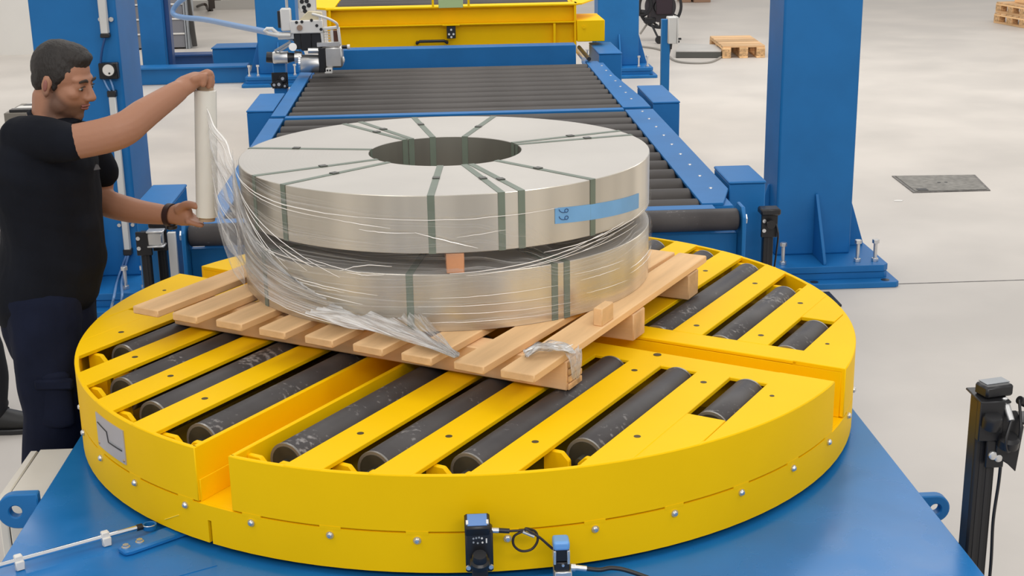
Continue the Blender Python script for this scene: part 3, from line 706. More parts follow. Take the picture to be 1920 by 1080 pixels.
pillar('pillar', 'far blue pillar right of the yellow transfer table', xr0, xr1, 11.2, 11.55, 3.0, (xr0 - .12, xr1 + .13), 10.98, 11.8)
xl0, xl1 = at(481, 60, 11.2).x, at(556, 60, 11.2).x
pillar('pillar', 'far blue pillar left of the transfer table, behind the strapping head', xl0, xl1, 11.2, 11.55, 3.0, (xl0 - .13, xl1 + .12), 10.98, 11.8)
x20, x21 = at(262, 60, 11.9).x, at(308, 60, 11.9).x
t = thing('steel_post', 'dark blue steel post left of the far pillars, before the crate rack', 'post', ((x20 + x21) / 2, 12, FZ))
part('column', MB().box(x20, x21, 11.9, 12.15, FZ + .04, 3.0), BLU, t, .01)
part('web', MB().box(x21, x21 + .05, 12.0, 12.15, FZ + .04, 3.0), DBL, t, .004)
part('foot_plate', MB().box(x20 - .06, x21 + .16, 11.78, 12.3, FZ, FZ + .04), LGREY, t, .004)
for x in (x20 - .02, x21 + .11): part('anchor_bolt', hexbolt((x, 11.84, FZ + .04), .02, .04), SIL, t)
# low beams joining the posts of the left row
q0, q1 = at(270, 172, 11.4), at(467, 146, 11.4)
t = thing('floor_beam', 'low blue beam running along the floor to the far left pillar', 'beam', (q0.x, 11.4, FZ))
part('web', MB().box(q0.x - .5, q1.x, 11.32, 11.46, FZ, FZ + .17), BLU, t, .004)
part('top_flange', MB().box(q0.x - .5, q1.x, 11.26, 11.52, FZ + .17, FZ + .19), BLU, t, .003)
q0, q1 = at(316, 122, 12.6), at(400, 118, 12.6)
t = thing('floor_beam', 'dark blue short beam on the floor right of the thin post', 'beam', (q0.x, 12.7, FZ))
part('web', MB().box(q0.x - .1, q1.x, 12.6, 12.75, FZ, FZ + .15), DBL, t, .004)
part('top_flange', MB().box(q0.x - .1, q1.x, 12.55, 12.8, FZ + .15, FZ + .17), DBL, t, .003)
q0, q1 = at(400, 120, 12.0), at(482, 92, 12.0)
t = thing('motor_cover', 'blue box cover standing left of the far left pillar', 'cover', ((q0.x + q1.x) / 2, 12.1, FZ))
part('body', MB().box(q0.x, q1.x + .1, 12.0, 12.4, FZ + .10, FZ + .29), BLU, t, .008)
part('lid', MB().box(q0.x - .01, q1.x + .11, 11.98, 12.42, FZ + .29, FZ + .305), BLU, t, .004)
part('skid', MB().box(q0.x, q1.x + .1, 12.05, 12.35, FZ, FZ + .10), LGREY, t, .004)
# conduit, pressure gauge and cables on the left pillar
def onp(px, py): return at(px, py, 3.345)
t = thing('cable_conduit', 'grey conduit tube high on the left pillar above the gauge', 'conduit', onp(200, 66))
a, b_ = onp(199, 62), onp(194, -60); part('tube', MB().beam(a + V((0, -.02, 0)), V((a.x, a.y - .02, b_.z)), .040, .034, (0, 1, 0)), LGREY, t, .004)
part('end_cap', MB().beam(a + V((0, -.02, .0)), a + V((0, -.02, -.02)), .046, .04, (0, 1, 0)), BLK, t, .003)
for px in (189, 209): c_ = onp(px, 36); part('clip_screw', MB().cyl(c_, c_ + V((0, -.012, 0)), .012, n=10), SIL, t)
t = thing('pressure_gauge', 'black box with round white dial gauge on the left pillar', 'gauge', onp(206, 146))
a, b_ = onp(190, 147), onp(222, 116); part('housing', MB().box(a.x, b_.x, 3.305, 3.35, a.z, b_.z), BLKM, t, .004)
c_ = at(204, 131, 3.303); part('dial', MB().cyl(c_, c_ + V((0, -.012, 0)), .031, n=32), WHT, t, .002)
part('bezel', MB().lathe([(.030, 0), (.036, 0), (.036, .014), (.030, .014), (.030, 0)], c_, (0, -1, 0), 32), BLKM, t)
part('needle', MB().cyl(c_ + V((.004, -.0125, -.016)), c_ + V((.004, -.0145, -.016)), .005, n=8), BLK, t)
t = thing('cable_conduit', 'long grey conduit tube low on the left pillar beside the man', 'conduit', onp(240, 468))
a, b_ = onp(241, 466), onp(213, 178); part('tube', MB().beam(a + V((0, -.02, 0)), V((a.x, a.y - .02, b_.z)), .034, .034, (0, 1, 0)), LGREY, t, .004)
for z, l in ((a.z - .012, 0), (b_.z + .01, 1)): part('end_cap', MB().box(a.x - .022, a.x + .022, 3.305, 3.348, z - .016, z + .016), BLK, t, .003)
for z in (a.z + .13,):
    for dx in (-.035, .035): part('clip_screw', MB().cyl((a.x + dx, 3.35, z), (a.x + dx, 3.335, z), .010, n=10), SIL, t)
def cable(name, label, pts, r, m, cat='cable', n=8):
    P_ = [V(p) for p in pts]; Q = []
    for i in range(len(P_) - 1):
        p0, p1, p2, p3 = P_[max(0, i - 1)], P_[i], P_[i + 1], P_[min(len(P_) - 1, i + 2)]
        for k in range(7):
            s = k / 7; Q.append(.5 * ((2 * p1) + (p2 - p0) * s + (2 * p0 - 5 * p1 + 4 * p2 - p3) * s * s + (3 * p1 - p0 - 3 * p2 + p3) * s ** 3))
    Q.append(P_[-1])
    return single(name, label, cat, MB().tube(Q, r, n), m, smooth=60)
cable('sensor_cable', 'dark blue cable from the upper conduit down to the gauge', [onp(199, 70) + V((0, -.03, 0)), onp(194, 95) + V((0, -.035, 0)), onp(191, 120) + V((0, -.03, 0))], .006, DBL)
cable('sensor_cable', 'thin cable from the gauge into the lower conduit', [onp(196, 147) + V((0, -.02, 0)), onp(205, 163) + V((0, -.035, 0)), onp(213, 176) + V((0, -.02, 0))], .005, HOSE)
cable('sensor_cable', 'second thin cable below the gauge, right of the other', [onp(208, 147) + V((0, -.02, 0)), onp(214, 162) + V((0, -.03, 0)), onp(216, 176) + V((0, -.02, 0))], .005, HOSE)
cable('sensor_cable', 'pale cable hanging below the lower conduit, left strand', [onp(239, 476) + V((0, -.03, 0)), onp(228, 515) + V((0, -.10, 0)), atz(213, 560, -.6), atz(206, 585, -.8)], .006, HOSE)
cable('sensor_cable', 'pale cable hanging below the lower conduit, right strand', [onp(243, 476) + V((0, -.03, 0)), onp(236, 515) + V((0, -.10, 0)), atz(229, 555, -.62), atz(224, 585, -.8)], .006, HOSE)

# ------------------------------------------------------------------ sensor posts by the turntable
def reflector_post(label, px0, px1, ptop, Y, silver):
    a, b_ = at(px0, ptop, Y), at(px1, ptop, Y)
    t = thing('sensor_post', label, 'sensor post', ((a.x + b_.x) / 2, Y, FZ))
    part('profile', MB().box(a.x, b_.x, Y - .016, Y + .016, FZ + .01, a.z), BLKM, t, .003)
    part('groove', MB().box((a.x + b_.x) / 2 - .004, (a.x + b_.x) / 2 + .004, Y - .0175, Y - .0155, FZ + .05, a.z - .03), BLK, t)
    part('foot', MB().box(a.x - .02, b_.x + .02, Y - .03, Y + .03, FZ, FZ + .01), BLKM, t, .002)
    xm = (a.x + b_.x) / 2; zt = a.z
    part('bracket', MB().box(a.x - .012, b_.x + .012, Y - .03, Y - .016, zt - .09, zt + .004), BLKM, t, .002)
    for dz in (-.02, -.06): part('bracket_screw', MB().cyl((a.x - .002, Y - .03, zt + dz), (a.x - .002, Y - .036, zt + dz), .008, n=10), SIL, t)
    if silver:
        part('sensor', MB().box(b_.x, b_.x + .055, Y - .035, Y + .01, zt - .05, zt + .0), ALU, t, .004)
        for dz in (.004, -.054): part('sensor_clamp', MB().box(b_.x - .004, b_.x + .062, Y - .04, Y + .012, zt + dz - .004, zt + dz + .004), SIL, t, .002)
    else:
        part('sensor', MB().box(a.x - .02, b_.x + .02, Y - .05, Y + .02, zt + .005, zt + .032), BLK, t, .006)
        part('sensor_lens', MB().cyl((xm, Y - .05, zt - .03), (xm, Y - .058, zt - .03), .018, n=16), LENS, t)
    return t
reflector_post('black sensor post left of the turntable with silver sensor, nearer the man', 262, 279, 434, 1.46, True)
reflector_post('black sensor post left of the turntable beside the guard box', 292, 308, 426, 1.56, False)
reflector_post('black sensor post before the right blue pillar, beyond the turntable', 1431, 1450, 402, 1.58, False)
a = at(308, 468, 1.5); 
t = thing('sensor_post', 'slim pale strip post right of the two black sensor posts', 'sensor post', (a.x + .04, 1.5, FZ))
part('strip', MB().box(a.x + .018, a.x + .05, 1.49, 1.51, FZ + .01, a.z + .07), WHT, t, .002)
part('foot', MB().box(a.x + .012, a.x + .056, 1.47, 1.53, FZ, FZ + .01), BLKM, t, .002)
cable('sensor_cable', 'thin black cable down the right side of the far sensor post', [at(1455, 420, 1.55), at(1459, 440, 1.53), at(1456, 470, 1.55), at(1452, 500, 1.56)], .004, BLK)
e = atz(1684, 377, FZ)
single('paper_scrap', 'small white paper scrap on the floor below the drain cover', 'scrap', MB().slab([(-.03, -.012), (.02, -.02), (.035, .01), (0, .022), (-.026, .012)], e, (1, 0, 0), (0, 1, 0), (0, 0, 1), .004), WHT)
single('floor_pad', 'black rubber pad on the floor before the right pillar base', 'pad', MB().box(1.60, 1.93, 2.72, 2.95, FZ, FZ + .012), BLK, .002)

# right front post on the base frame with two sensors
Y = -.95
t = thing('sensor_stand', 'tall black profile stand with two sensors at the right front corner', 'sensor stand', (1.15, Y, FZ))
pa, pb = at(1832, 742, Y), at(1884, 742, Y)
x0 = at(1818, 850, Y).x; x1, zt = x0 + .052, pa.z
part('profile', MB().box(x0, x1, Y - .026, Y + .026, FZ + .012, zt), BLKM, t, .006, segs=2)
for x in (x0 + .018, x0 + .035): part('groove', MB().box(x - .004, x + .004, Y - .0275, Y - .0255, FZ + .05, zt - .06), BLK, t)
part('foot', MB().box(x0 - .04, x1 + .04, Y - .09, Y + .09, FZ, FZ + .012), BLKM, t, .003)
part('head_bracket', MB().box(x0 - .006, x0 + .05, Y - .055, Y - .035, zt - .09, zt + .004).box(x0 - .006, x1 + .012, Y - .055, Y + .04, zt, zt + .006), BLKM, t, .002)
so = part('sensor', MB().obox((x0 + .04, Y - .01, zt + .02), (1, .25, 0), (-.25, 1, 0), (0, 0, 1), .036, .024, .014), BLK, t, .005)
part('sensor_face', MB().obox((x0 + .043, Y - .0, zt + .0345), (1, .25, 0), (-.25, 1, 0), (0, 0, 1), .03, .016, .001), GREY, so)
part('turn_knob', MB().lathe([(0, .03), (.018, .03), (.022, .024), (.022, 0), (0, 0)], (x0 + .02, Y - .058, zt - .052), (0, -.3, 1), 20), BLKM, t)
part('turn_knob', MB().lathe([(0, .028), (.018, .028), (.024, .02), (.024, 0), (0, 0)], (x0 + .062, Y - .058, zt - .10), (0, -.3, 1), 20), BLKM, t)
part('side_bracket', MB().slab([(0, -.13), (.03, -.15), (.05, -.17), (.06, -.06), (.04, -.02), (0, -.02)], (x1 - .012, Y - .045, zt), (1, 0, 0), (0, 0, 1), (0, -1, 0), .006).box(x1 + .02, x1 + .16, Y - .05, Y + .02, zt - .055, zt - .049), BLKM, t, .002)
part('bracket_plate', MB().box(x0 + .02, x1 + .01, Y - .046, Y - .036, zt - .16, zt - .07), BLKM, t, .002)
for x, z in ((x0 + .035, zt - .128), (x1 - .004, zt - .134)):
    part('bracket_screw', MB().lathe([(0, .006), (.006, .006), (.010, .004), (.011, 0)], (x, Y - .046, z), (0, -1, 0), 14), SIL, t)
so = part('sensor', MB().obox((x1 + .115, Y - .015, zt - .03), (1, .1, 0), (-.1, 1, 0), (0, 0, 1), .045, .024, .018), BLK, t, .005)
part('sensor_face', MB().obox((x1 + .118, Y - .04, zt - .03), (1, .1, 0), (-.1, 1, 0), (0, 0, 1), .03, .0015, .012), DISP, so)
part('sensor_plug', MB().cyl((x1 + .07, Y - .02, zt - .02), (x1 + .04, Y - .03, zt - .002), .010, n=12), BLK, t)
part('sensor_plug', MB().cyl((x0 + .055, Y - .035, zt + .005), (x0 + .06, Y - .07, zt - .035), .008, n=12), SIL, t)
cable('sensor_cable', 'black cable running down the tall right sensor stand', [(x1 + .002, Y - .05, zt - .10), (x1 + .010, Y - .03, zt - .2), (x1 + .005, Y - .03, zt - .3), (x1 + .009, Y - .03, zt - .42), (x1 + .007, Y - .03, zt - .6)], .004, BLK)
cable('sensor_cable', 'looped black cable between the knobs of the right sensor stand', [(x0 + .06, Y - .07, zt - .035), (x0 + .045, Y - .085, zt - .075), (x0 + .055, Y - .08, zt - .105), (x0 + .08, Y - .07, zt - .085), (x0 + .085, Y - .065, zt - .05), (x1 + .04, Y - .03, zt - .002)], .0035, BLK)

# sensors in front of the skirt
Y = -1.165
a, b_ = at(871, 975, Y), at(923, 975, Y)
t = thing('skirt_sensor', 'black sensor with blue display standing in front of the skirt', 'sensor', ((a.x + b_.x) / 2, Y, BZ))
xm = (a.x + b_.x) / 2; z1 = a.z
part('housing', MB().box(a.x, b_.x, Y - .02, Y + .02, z1 - .115, z1 - .018), BLK, t, .004)
part('top_case', MB().obox((xm - .003, Y, z1 - .012), (1, 0, 0), (0, 1, .3), (0, -.3, 1), .027, .024, .013), BLK, t, .004)
dn = V((0, -.3, 1)).normalized(); dc = V((xm - .003, Y, z1 - .012)) + dn * .0135
part('display', MB().obox(dc, (1, 0, 0), (0, 1, .3), dn, .021, .018, .0012), DISP, t, .0005)
for dx in (-.024, .019): part('display_lug', MB().obox(dc + V((dx + .0025, -.008, -.002)), (1, 0, 0), (0, 1, .3), dn, .0025, .006, .002), WHT, t)
for dx, dz in ((-.012, -.034), (-.006, -.033), (.0, -.032), (.006, -.034), (-.012, -.043), (-.003, -.045), (.007, -.044)): part('indicator', MB().cyl((xm + dx, Y - .02, z1 + dz), (xm + dx, Y - .0212, z1 + dz), .0022, n=8), WHT if dx > .004 else GREY, t)
part('button', MB().box(xm + .014, xm + .017, Y - .0215, Y - .019, z1 - .045, z1 - .035), WHT, t)
part('mount_bar', MB().box(xm - .017, xm + .017, Y - .034, Y - .02, BZ, z1 - .085), BLKM, t, .002)
part('foot', MB().box(xm - .03, xm + .03, Y - .05, Y + .03, BZ, BZ + .006), BLKM, t, .001)
part('clamp_knob', MB().lathe([(0, .03), (.014, .03), (.016, .026), (.016, .014), (.021, .010), (.021, 0), (0, 0)], (xm, Y - .036, z1 - .087), (0, -.35, 1), 22), BLKM, t)
for dx in (-.024, .024): part('housing_screw', MB().lathe([(0, .003), (.005, .003), (.006, 0)], (xm + dx, Y - .02, z1 - .102), (0, -1, 0), 12), SIL, t)
part('plug', MB().cyl((b_.x - .002, Y - .005, z1 - .024), (b_.x + .013, Y - .005, z1 - .025), .006, n=12), SIL, t)
part('plug_sleeve', MB().cyl((b_.x + .013, Y - .005, z1 - .025), (b_.x + .036, Y - .006, z1 - .027), .0055, n=12), BLK, t)
c0 = V((b_.x + .036, Y - .006, z1 - .027))
s0 = at(1050, 1036, Y)
L1 = at(985, 1000, Y)
loop = [L1 + V((.027 * cos(rad(a_)), -.01 + .00005 * a_, .027 * sin(rad(a_)) - .017)) for a_ in (100, 150, 200, 250, 300, 350, 395)]
cable('sensor_cable', 'dark cable with a loop between the two skirt sensors', [c0, c0.lerp(L1, .55) + V((0, 0, .004)), loop[0] + V((.004, 0, 0))] + loop[1:] + [L1 + V((.0, -.006, .014)), L1 + V((.03, -.006, -.008)), s0 + V((-.016, 0, .01)), s0], .0028, CABLE)
part('cable_tie', MB().cyl(L1 + V((-.006, -.008, .008)), L1 + V((.018, -.008, -.004)), .0036, n=8), SIL, t)
a, b_ = at(1036, 1012, Y), at(1067, 1012, Y); xm = (a.x + b_.x) / 2; z1 = a.z
t = thing('skirt_sensor', 'small sensor with light blue cap right of the display sensor', 'sensor', (xm, Y, BZ))
part('cap', MB().box(a.x, b_.x, Y - .02, Y + .02, z1 - .018, z1 + .003), mat('light_blue_cap', (.16, .38, .75), .35), t, .006, segs=3)
part('body', MB().box(a.x + .001, b_.x - .001, Y - .016, Y + .02, z1 - .045, z1 - .016), BLKM, t, .002)
part('cheek', MB().box(a.x, a.x + .006, Y - .02, Y + .02, z1 - .05, z1 - .018), ALU, t, .001); part('cheek', MB().box(b_.x - .006, b_.x, Y - .02, Y + .02, z1 - .05, z1 - .018), ALU, t, .001)
part('lower_body', MB().box(a.x + .002, b_.x, Y - .018, Y + .02, z1 - .066, z1 - .046), BLK, t, .002)
part('base_block', MB().box(a.x + .002, b_.x + .004, Y - .024, Y + .024, BZ, z1 - .066), ALU, t, .002)
part('screw', MB().lathe([(0, .003), (.003, .003), (.004, 0)], (xm + .003, Y - .018, z1 - .052), (0, -1, 0), 10), SIL, t)
part('connector', MB().cyl((b_.x + .002, Y - .01, z1 - .062), (b_.x + .012, Y - .01, z1 - .063), .009, n=12).cyl((b_.x + .012, Y - .01, z1 - .063), (b_.x + .036, Y - .01, z1 - .067), .0065, n=12), SIL, t)
cable('sensor_cable', 'thick dark cable leaving the blue capped sensor to the right', [(b_.x + .036, Y - .01, z1 - .067), (b_.x + .065, Y - .012, z1 - .070), (b_.x + .09, Y - .01, z1 - .068), (b_.x + .12, Y - .014, z1 - .072), (b_.x + .17, Y - .02, z1 - .09)], .005, BLK)

# locking rod on the deck plate, left front
t = thing('locking_rod', 'polished steel rod in two clamps on the blue deck', 'rod', atz(150, 1025, BZ))
ra, rb_ = atz(256, 990, BZ + .022), atz(-14, 1064, BZ + .022)
part('rod', MB().cyl(ra, rb_, .0062, n=20), CHR, t)
part('rod_tip', MB().cyl(ra, ra + (ra - rb_).normalized() * .014, .0078, n=16), BLK, t)
dr = (ra - rb_).normalized(); sd = V((dr.y, -dr.x, 0))
for px, py in ((198, 1006), (36, 1052)):
    c_ = atz(px, py, BZ + .022)
    k = (c_ - rb_).dot(dr); c_ = rb_ + dr * k
    part('clamp', MB().obox(c_ + V((0, 0, -.010)) + sd * .005, dr, sd, (0, 0, 1), .010, .007, .011).obox(c_ + V((0, 0, .004)) - sd * .003, dr, sd, (0, 0, 1), .009, .008, .008), WHT, t, .002)
t = thing('pivot_lever', 'flat blue lever plate with two bolts by the turntable edge', 'lever', atz(280, 1020, BZ))
la, lb = atz(226, 1031, BZ + .012), atz(352, 985, BZ + .012); dl = (lb - la).normalized(); sl = V((-dl.y, dl.x, 0)); L = (lb - la).length
pr = [(0, -.018), (.016, -.024), (L, -.030), (L, .030), (.012, .024), (0, .016)]
part('plate', MB().slab(pr, (la.x, la.y, BZ), dl, sl, (0, 0, 1), .014), BLUP, t, .004)
for px, py in ((236, 1026), (262, 1016)): c_ = atz(px, py, BZ + .014); part('bolt', hexbolt(c_, .0075, .007), SIL, t)
hc = atz(281, 991, BZ + .012)
part('lock_eye', MB().lathe([(.012, 0), (.017, 0), (.017, .012), (.012, .012), (.012, 0)], (hc.x, hc.y, BZ + .012), (0, 0, 1), 28), BLU, t, .001)
part('eye_rim', MB().tube([(hc.x + .017 * cos(rad(a_)), hc.y + .017 * sin(rad(a_)), BZ + .0245) for a_ in range(215, 330, 12)], .0016, 6), SIL, t)

# enamel cabinet beside the base frame
a, b_ = atz(66, 858, -.35), atz(12, 935, -.35)
t = thing('control_cabinet', 'cream enamel cabinet left of the blue deck beside the man', 'cabinet', (-1.2, (a.y + b_.y) / 2, FZ))
part('body', MB().box(-1.262, -1.115, b_.y, a.y + .06, FZ + .08, -.35), CABW, t, .003)
part('door', MB().box(-1.290, -1.266, b_.y + .002, a.y + .058, FZ + .085, -.352), CABW, t, .004)
part('door_seal', MB().box(-1.267, -1.261, b_.y + .006, a.y + .054, FZ + .09, -.356), BLK, t)
part('plinth', MB().box(-1.255, -1.12, b_.y + .01, a.y + .05, FZ, FZ + .08), GREY, t, .002)

# ------------------------------------------------------------------ yellow transfer table and its blue stop beam
q0, q1 = at(640, 120, 5.8), at(1080, 84, 5.8)
single('stop_beam', 'straight blue beam across the far end of the conveyor rollers', 'beam', MB().box(q0.x - .1, q1.x, 5.8, 5.95, -.24, q1.z), BLU, .004)
YT = 6.35
zb, zm, zt = at(850, 84, YT).z, at(850, 44, YT).z, at(850, 11, YT).z
xL, xR = at(612, 40, YT).x, at(1078, 40, YT).x
tt = thing('transfer_table', 'yellow transfer table with beams and rollers at the far end', 'transfer table', ((xL + xR) / 2, YT, FZ))
part('front_web', MB().box(xL, xR, YT + .04, YT + .06, zb - .12, zt - .012), YEL, tt)
part('top_flange', MB().box(xL, xR + .02, YT - .03, YT + .12, zt - .012, zt), YEL, tt, .002)
part('middle_flange', MB().box(xL + .05, xR, YT - .03, YT + .05, zm - .010, zm), YEL, tt, .002)
part('bottom_flange', MB().box(xL, xR, YT - .03, YT + .12, zb - .13, zb - .118), YEL, tt, .002)
for x in (xL + .02, xR - .008, xR - .16): part('stiffener', MB().box(x, x + .016, YT - .028, YT + .04, (zb - .118 if x < xR - .1 else zm - .2), zt - .012 if x != xR - .16 else zm - .012), YEL, tt, .002)
bx0, bx1 = at(1082, 50, YT - .05).x, at(1134, 50, YT - .05).x
zz0, zz1 = at(1100, 78, YT - .05).z, at(1100, 38, YT - .05).z
part('drive_box', MB().box(bx0, bx1, YT - .05, YT + .45, zz0, zz1), YEL, tt, .004)
part('box_bolt', MB().cyl((bx0 + .05, YT - .052, zz1 - .05), (bx0 + .05, YT - .058, zz1 - .05), .012, n=6), YEL, tt)
part('side_plate', MB().prism([(xR, YT + .0), (xR + .05, YT + .0), (bx1 - .03, YT + .35), (bx1 - .10, YT + .45), (xR, YT + 1.2)], zt - .012, zt), YEL, tt, .002)
part('side_web', MB().box(xR - .02, xR, YT + .06, YT + 3.0, zb - .12, zt - .012), YEL, tt)
part('side_web', MB().box(xL, xL + .02, YT + .06, YT + 3.0, zb - .12, zt - .012), YEL, tt)
part('side_plate', MB().prism([(xL, YT), (xL - .16, YT + .15), (xL - .16, YT + 3.0), (xL + .06, YT + 3.0), (xL + .06, YT)], zt - .012, zt + .004), YEL, tt, .002)
part('rear_web', MB().box(xL, xR, YT + 2.98, YT + 3.0, zb - .12, zt - .012), YEL, tt)
for x in (xL + .1, xR - .1):
    for y in (YT + .25, YT + 2.8): part('leg', MB().box(x - .05, x + .05, y - .05, y + .05, FZ, zb - .12), YEL, tt, .003)
first = None
for k in range(14):
    y = YT + .24 + .19 * k
    if first is None: first = part('roller', MB().lathe([(0, 0), (.07, 0), (.076, .006), (.076, xR - xL - .11), (.07, xR - xL - .104), (0, xR - xL - .104)], (xL + .07, y, zt - .06), (1, 0, 0), 24), ROLC, tt, smooth=50); r = first
    else: copy_tree(first, tt, (0, .19 * k, 0))
g0, g1 = at(822, 6, YT), at(868, 6, YT)
part('label_holder', MB().box(g0.x, g1.x, YT - .045, YT - .03, zt - .010, zt + .05), GREENL, tt, .002)
for x in (g0.x - .04, g1.x + .04): part('holder_tab', MB().box(x - .008, x + .008, YT - .04, YT - .03, zt - .01, zt + .05), YEL, tt)
g0, g1 = at(838, 72, YT - .03), at(854, 48, YT - .03)
so = part('sensor', MB().box(g0.x, g1.x, YT - .05, YT - .03, g0.z, g1.z), BLK, tt, .003)
for dx, dz in ((.25, .35), (.75, .35), (.5, .7), (.5, .12)): part('sensor_dot', MB().cyl((g0.x + (g1.x - g0.x) * dx, YT - .05, g0.z + (g1.z - g0.z) * dz), (g0.x + (g1.x - g0.x) * dx, YT - .053, g0.z + (g1.z - g0.z) * dz), .008, n=10), WHT, so)
part('sensor_shield', MB().box(g0.x - .03, g1.x + .03, YT - .07, YT - .03, g1.z + .004, g1.z + .012), YEL, tt)
g0, g1 = at(782, 81, YT - .03), at(838, 76, YT - .03)
part('grab_handle', MB().tube([(g0.x, YT + .04, g0.z), (g0.x, YT - .04, g0.z + .0), (g0.x + .02, YT - .05, g1.z), (g1.x - .02, YT - .05, g1.z), (g1.x, YT - .04, g0.z), (g1.x, YT + .04, g0.z)], .011, 10), BLK, tt)
# guide rails beside the stop beam
for i, (px, py) in enumerate(((1086, 90), (1096, 90))):
    g = atz(px, py, .06); single('guide_rod', ['steel guide rod on the floor right of the stop beam, inner one', 'steel guide rod on the floor right of the stop beam, outer one'][i], 'rod', MB().cyl((g.x, 5.62, .02), (g.x, 6.3, .02), .014, n=12), BLKM if i else SIL, 0, 'guide rods at the conveyor end')

# ------------------------------------------------------------------ strapping head over the conveyor's left rail
YS = 5.25
def S(px, py, dy=0): return at(px, py, YS + dy)
sh = thing('strapping_head', 'white and silver strapping head with motors above the left rail', 'strapping head', S(590, 138))
def sbox(name, x0, y0, x1, y1, d0, d1, m, bev=.004, parent=None):
    a, b_ = S(x0, y1), S(x1, y0); return part(name, MB().box(a.x, b_.x, YS + d0, YS + d1, a.z, b_.z), m, parent or sh, bev)
sbox('gear_housing', 609, 86, 642, 126, -.05, .10, ALU, .012)
sbox('clamp_plate', 600, 88, 611, 134, -.06, .09, BLKM)
a, b_ = S(562, 119), S(601, 119); part('feed_motor', MB().lathe([(0, 0), (.052, 0), (.058, .008), (.058, b_.x - a.x), (0, b_.x - a.x)], a, (1, 0, -.04), 32), ALU, sh, smooth=40)
part('motor_rim', MB().lathe([(.046, -.003), (.060, -.003), (.060, .008), (.046, .008), (.046, -.003)], a, (1, 0, -.04), 32), CHR, sh)
a, b_ = S(578, 95, -.04), S(601, 95, -.04); part('air_cylinder', MB().cyl(a, b_, .019, n=20), ALU, sh)
sbox('motor_block', 553, 60, 603, 92, -.03, .09, BLK, .008)
sbox('motor_fin', 566, 58, 584, 94, -.045, .02, BLKM, .006)
# pierced white plate
m_ = sbox('carrier_plate', 546, 36, 606, 62, -.05, -.02, WHT, .006)
for px, py in ((556, 42), (566, 41), (584, 38), (594, 48), (602, 55)): c_ = S(px, py, -.051); part('plate_hole', MB().cyl(c_, c_ + V((0, -.002, 0)), .010, n=12), BLK, m_)
c_ = S(562, 52, -.052); part('pivot', MB().cyl(c_, c_ + V((0, -.012, 0)), .018, n=16), mat('copper_pivot', (.42, .28, .2), .4, .7), m_)
part('gusset_arm', MB().slab([(q.x, q.z) for q in (S(560, 38), S(578, 20), S(604, 22), S(608, 62), S(588, 62))], (0, YS - .02, 0), (1, 0, 0), (0, 0, 1), (0, 1, 0), .03), mat('cream_paint', (.66, .58, .40), .4), sh, .004)
# chain guide going up
cg = sbox('chain_guide', 562, -60, 588, 24, .03, .06, WHT, .004)
for px, py in ((566, 3), (575, 2), (570, 14), (579, 10), (572, 21)): c_ = S(px, py, .028); part('guide_hole', MB().cyl(c_, c_ + V((0, -.003, 0)), .014, n=12), BLK, cg)
# open white frame with its mesh plate
fr = MB()
for p0, p1 in (((600, 30), (606, 82)), ((606, 54), (634, 51)), ((634, 51), (638, 84)), ((622, 56), (624, 82))):
    fr.beam(S(*p0, -.03), S(*p1, -.03), .018, .03, (0, 1, 0))
part('cable_frame', fr, WHT, sh, .003)
ms = MB()
for k in range(5): ms.beam(S(607, 60 + 5 * k, -.02), S(622, 59 + 5 * k, -.02), .004, .006, (0, 1, 0))
for k in range(5): ms.beam(S(608 + 3.4 * k, 58, -.02), S(609 + 3.4 * k, 82, -.02), .004, .006, (0, 1, 0))
part('mesh_plate', ms, WHT, sh)
sbox('frame_block', 626, 57, 633, 82, -.03, .02, mat('brown_plastic', (.10, .03, .015), .5), .003)
part('foot_rail', MB().beam(S(594, 84, -.04), S(638, 82, -.04), .016, .03), ALU, sh, .003)
# left drive
a, b_ = S(512, 108), S(540, 108); part('drive_motor', MB().lathe([(0, 0), (.036, 0), (.040, .008), (.040, b_.x - a.x), (0, b_.x - a.x)], a, (1, 0, 0), 28), ALU, sh, smooth=40)
a2 = S(500, 107); part('motor_cap', MB().cyl(a2, a, .034, .036, 20), BLKM, sh)
part('coupling', MB().cyl(b_, S(553, 107), .034, .026, 20), BLK, sh)
part('gear_neck', MB().cyl(S(553, 107), S(566, 107), .040, .034, 20), ALU, sh)
part('link_arm', MB().beam(S(515, 96, -.02), S(545, 78, -.02), .016, .02, (0, 1, 0)).beam(S(523, 97, -.03), S(548, 82, -.03), .012, .02, (0, 1, 0)), GREY, sh, .002)
part('link_joint', MB().cyl(S(549, 88, -.05), S(549, 88, .05), .026, n=18), ALU, sh)
sbox('valve_body', 528, 15, 545, 58, -.03, .03, WHT, .008)
part('valve_rod', MB().cyl(S(538, 15), V((S(538, 15).x, YS, S(538, -60).z)), .009, n=12), ALU, sh)
sbox('valve_cap', 522, 20, 528, 52, -.02, .02, BLK, .003)
part('grip', MB().tube([S(545, 66, -.03), S(522, 66, -.03), S(503, 62, -.03), S(496, 57, -.03), S(500, 54, -.03), S(510, 54, -.03), S(524, 66, -.02)], .012, 10), WHT, sh, smooth=60)
sbox('grip_block', 522, 60, 553, 74, -.02, .03, ALU, .004)
part('fitting', MB().cyl(S(641, 88, -.02), S(651, 88, -.02), .012, n=12), BLK, sh); part('fitting_tip', MB().cyl(S(651, 88, -.02), S(656, 88, -.02), .016, n=12), WHT, sh)
part('side_knob', MB().lathe([(0, .016), (.018, .012), (.024, 0), (.0, 0)], S(642, 112), (1, 0, 0), 18), WHT, sh)
m_ = sbox('toe_block', 610, 125, 624, 136, -.06, .0, WHT, .003)
for px in (614, 619): c_ = S(px, 132, -.061); part('toe_hole', MB().cyl(c_, c_ + V((0, -.002, 0)), .006, n=10), BLK, m_)
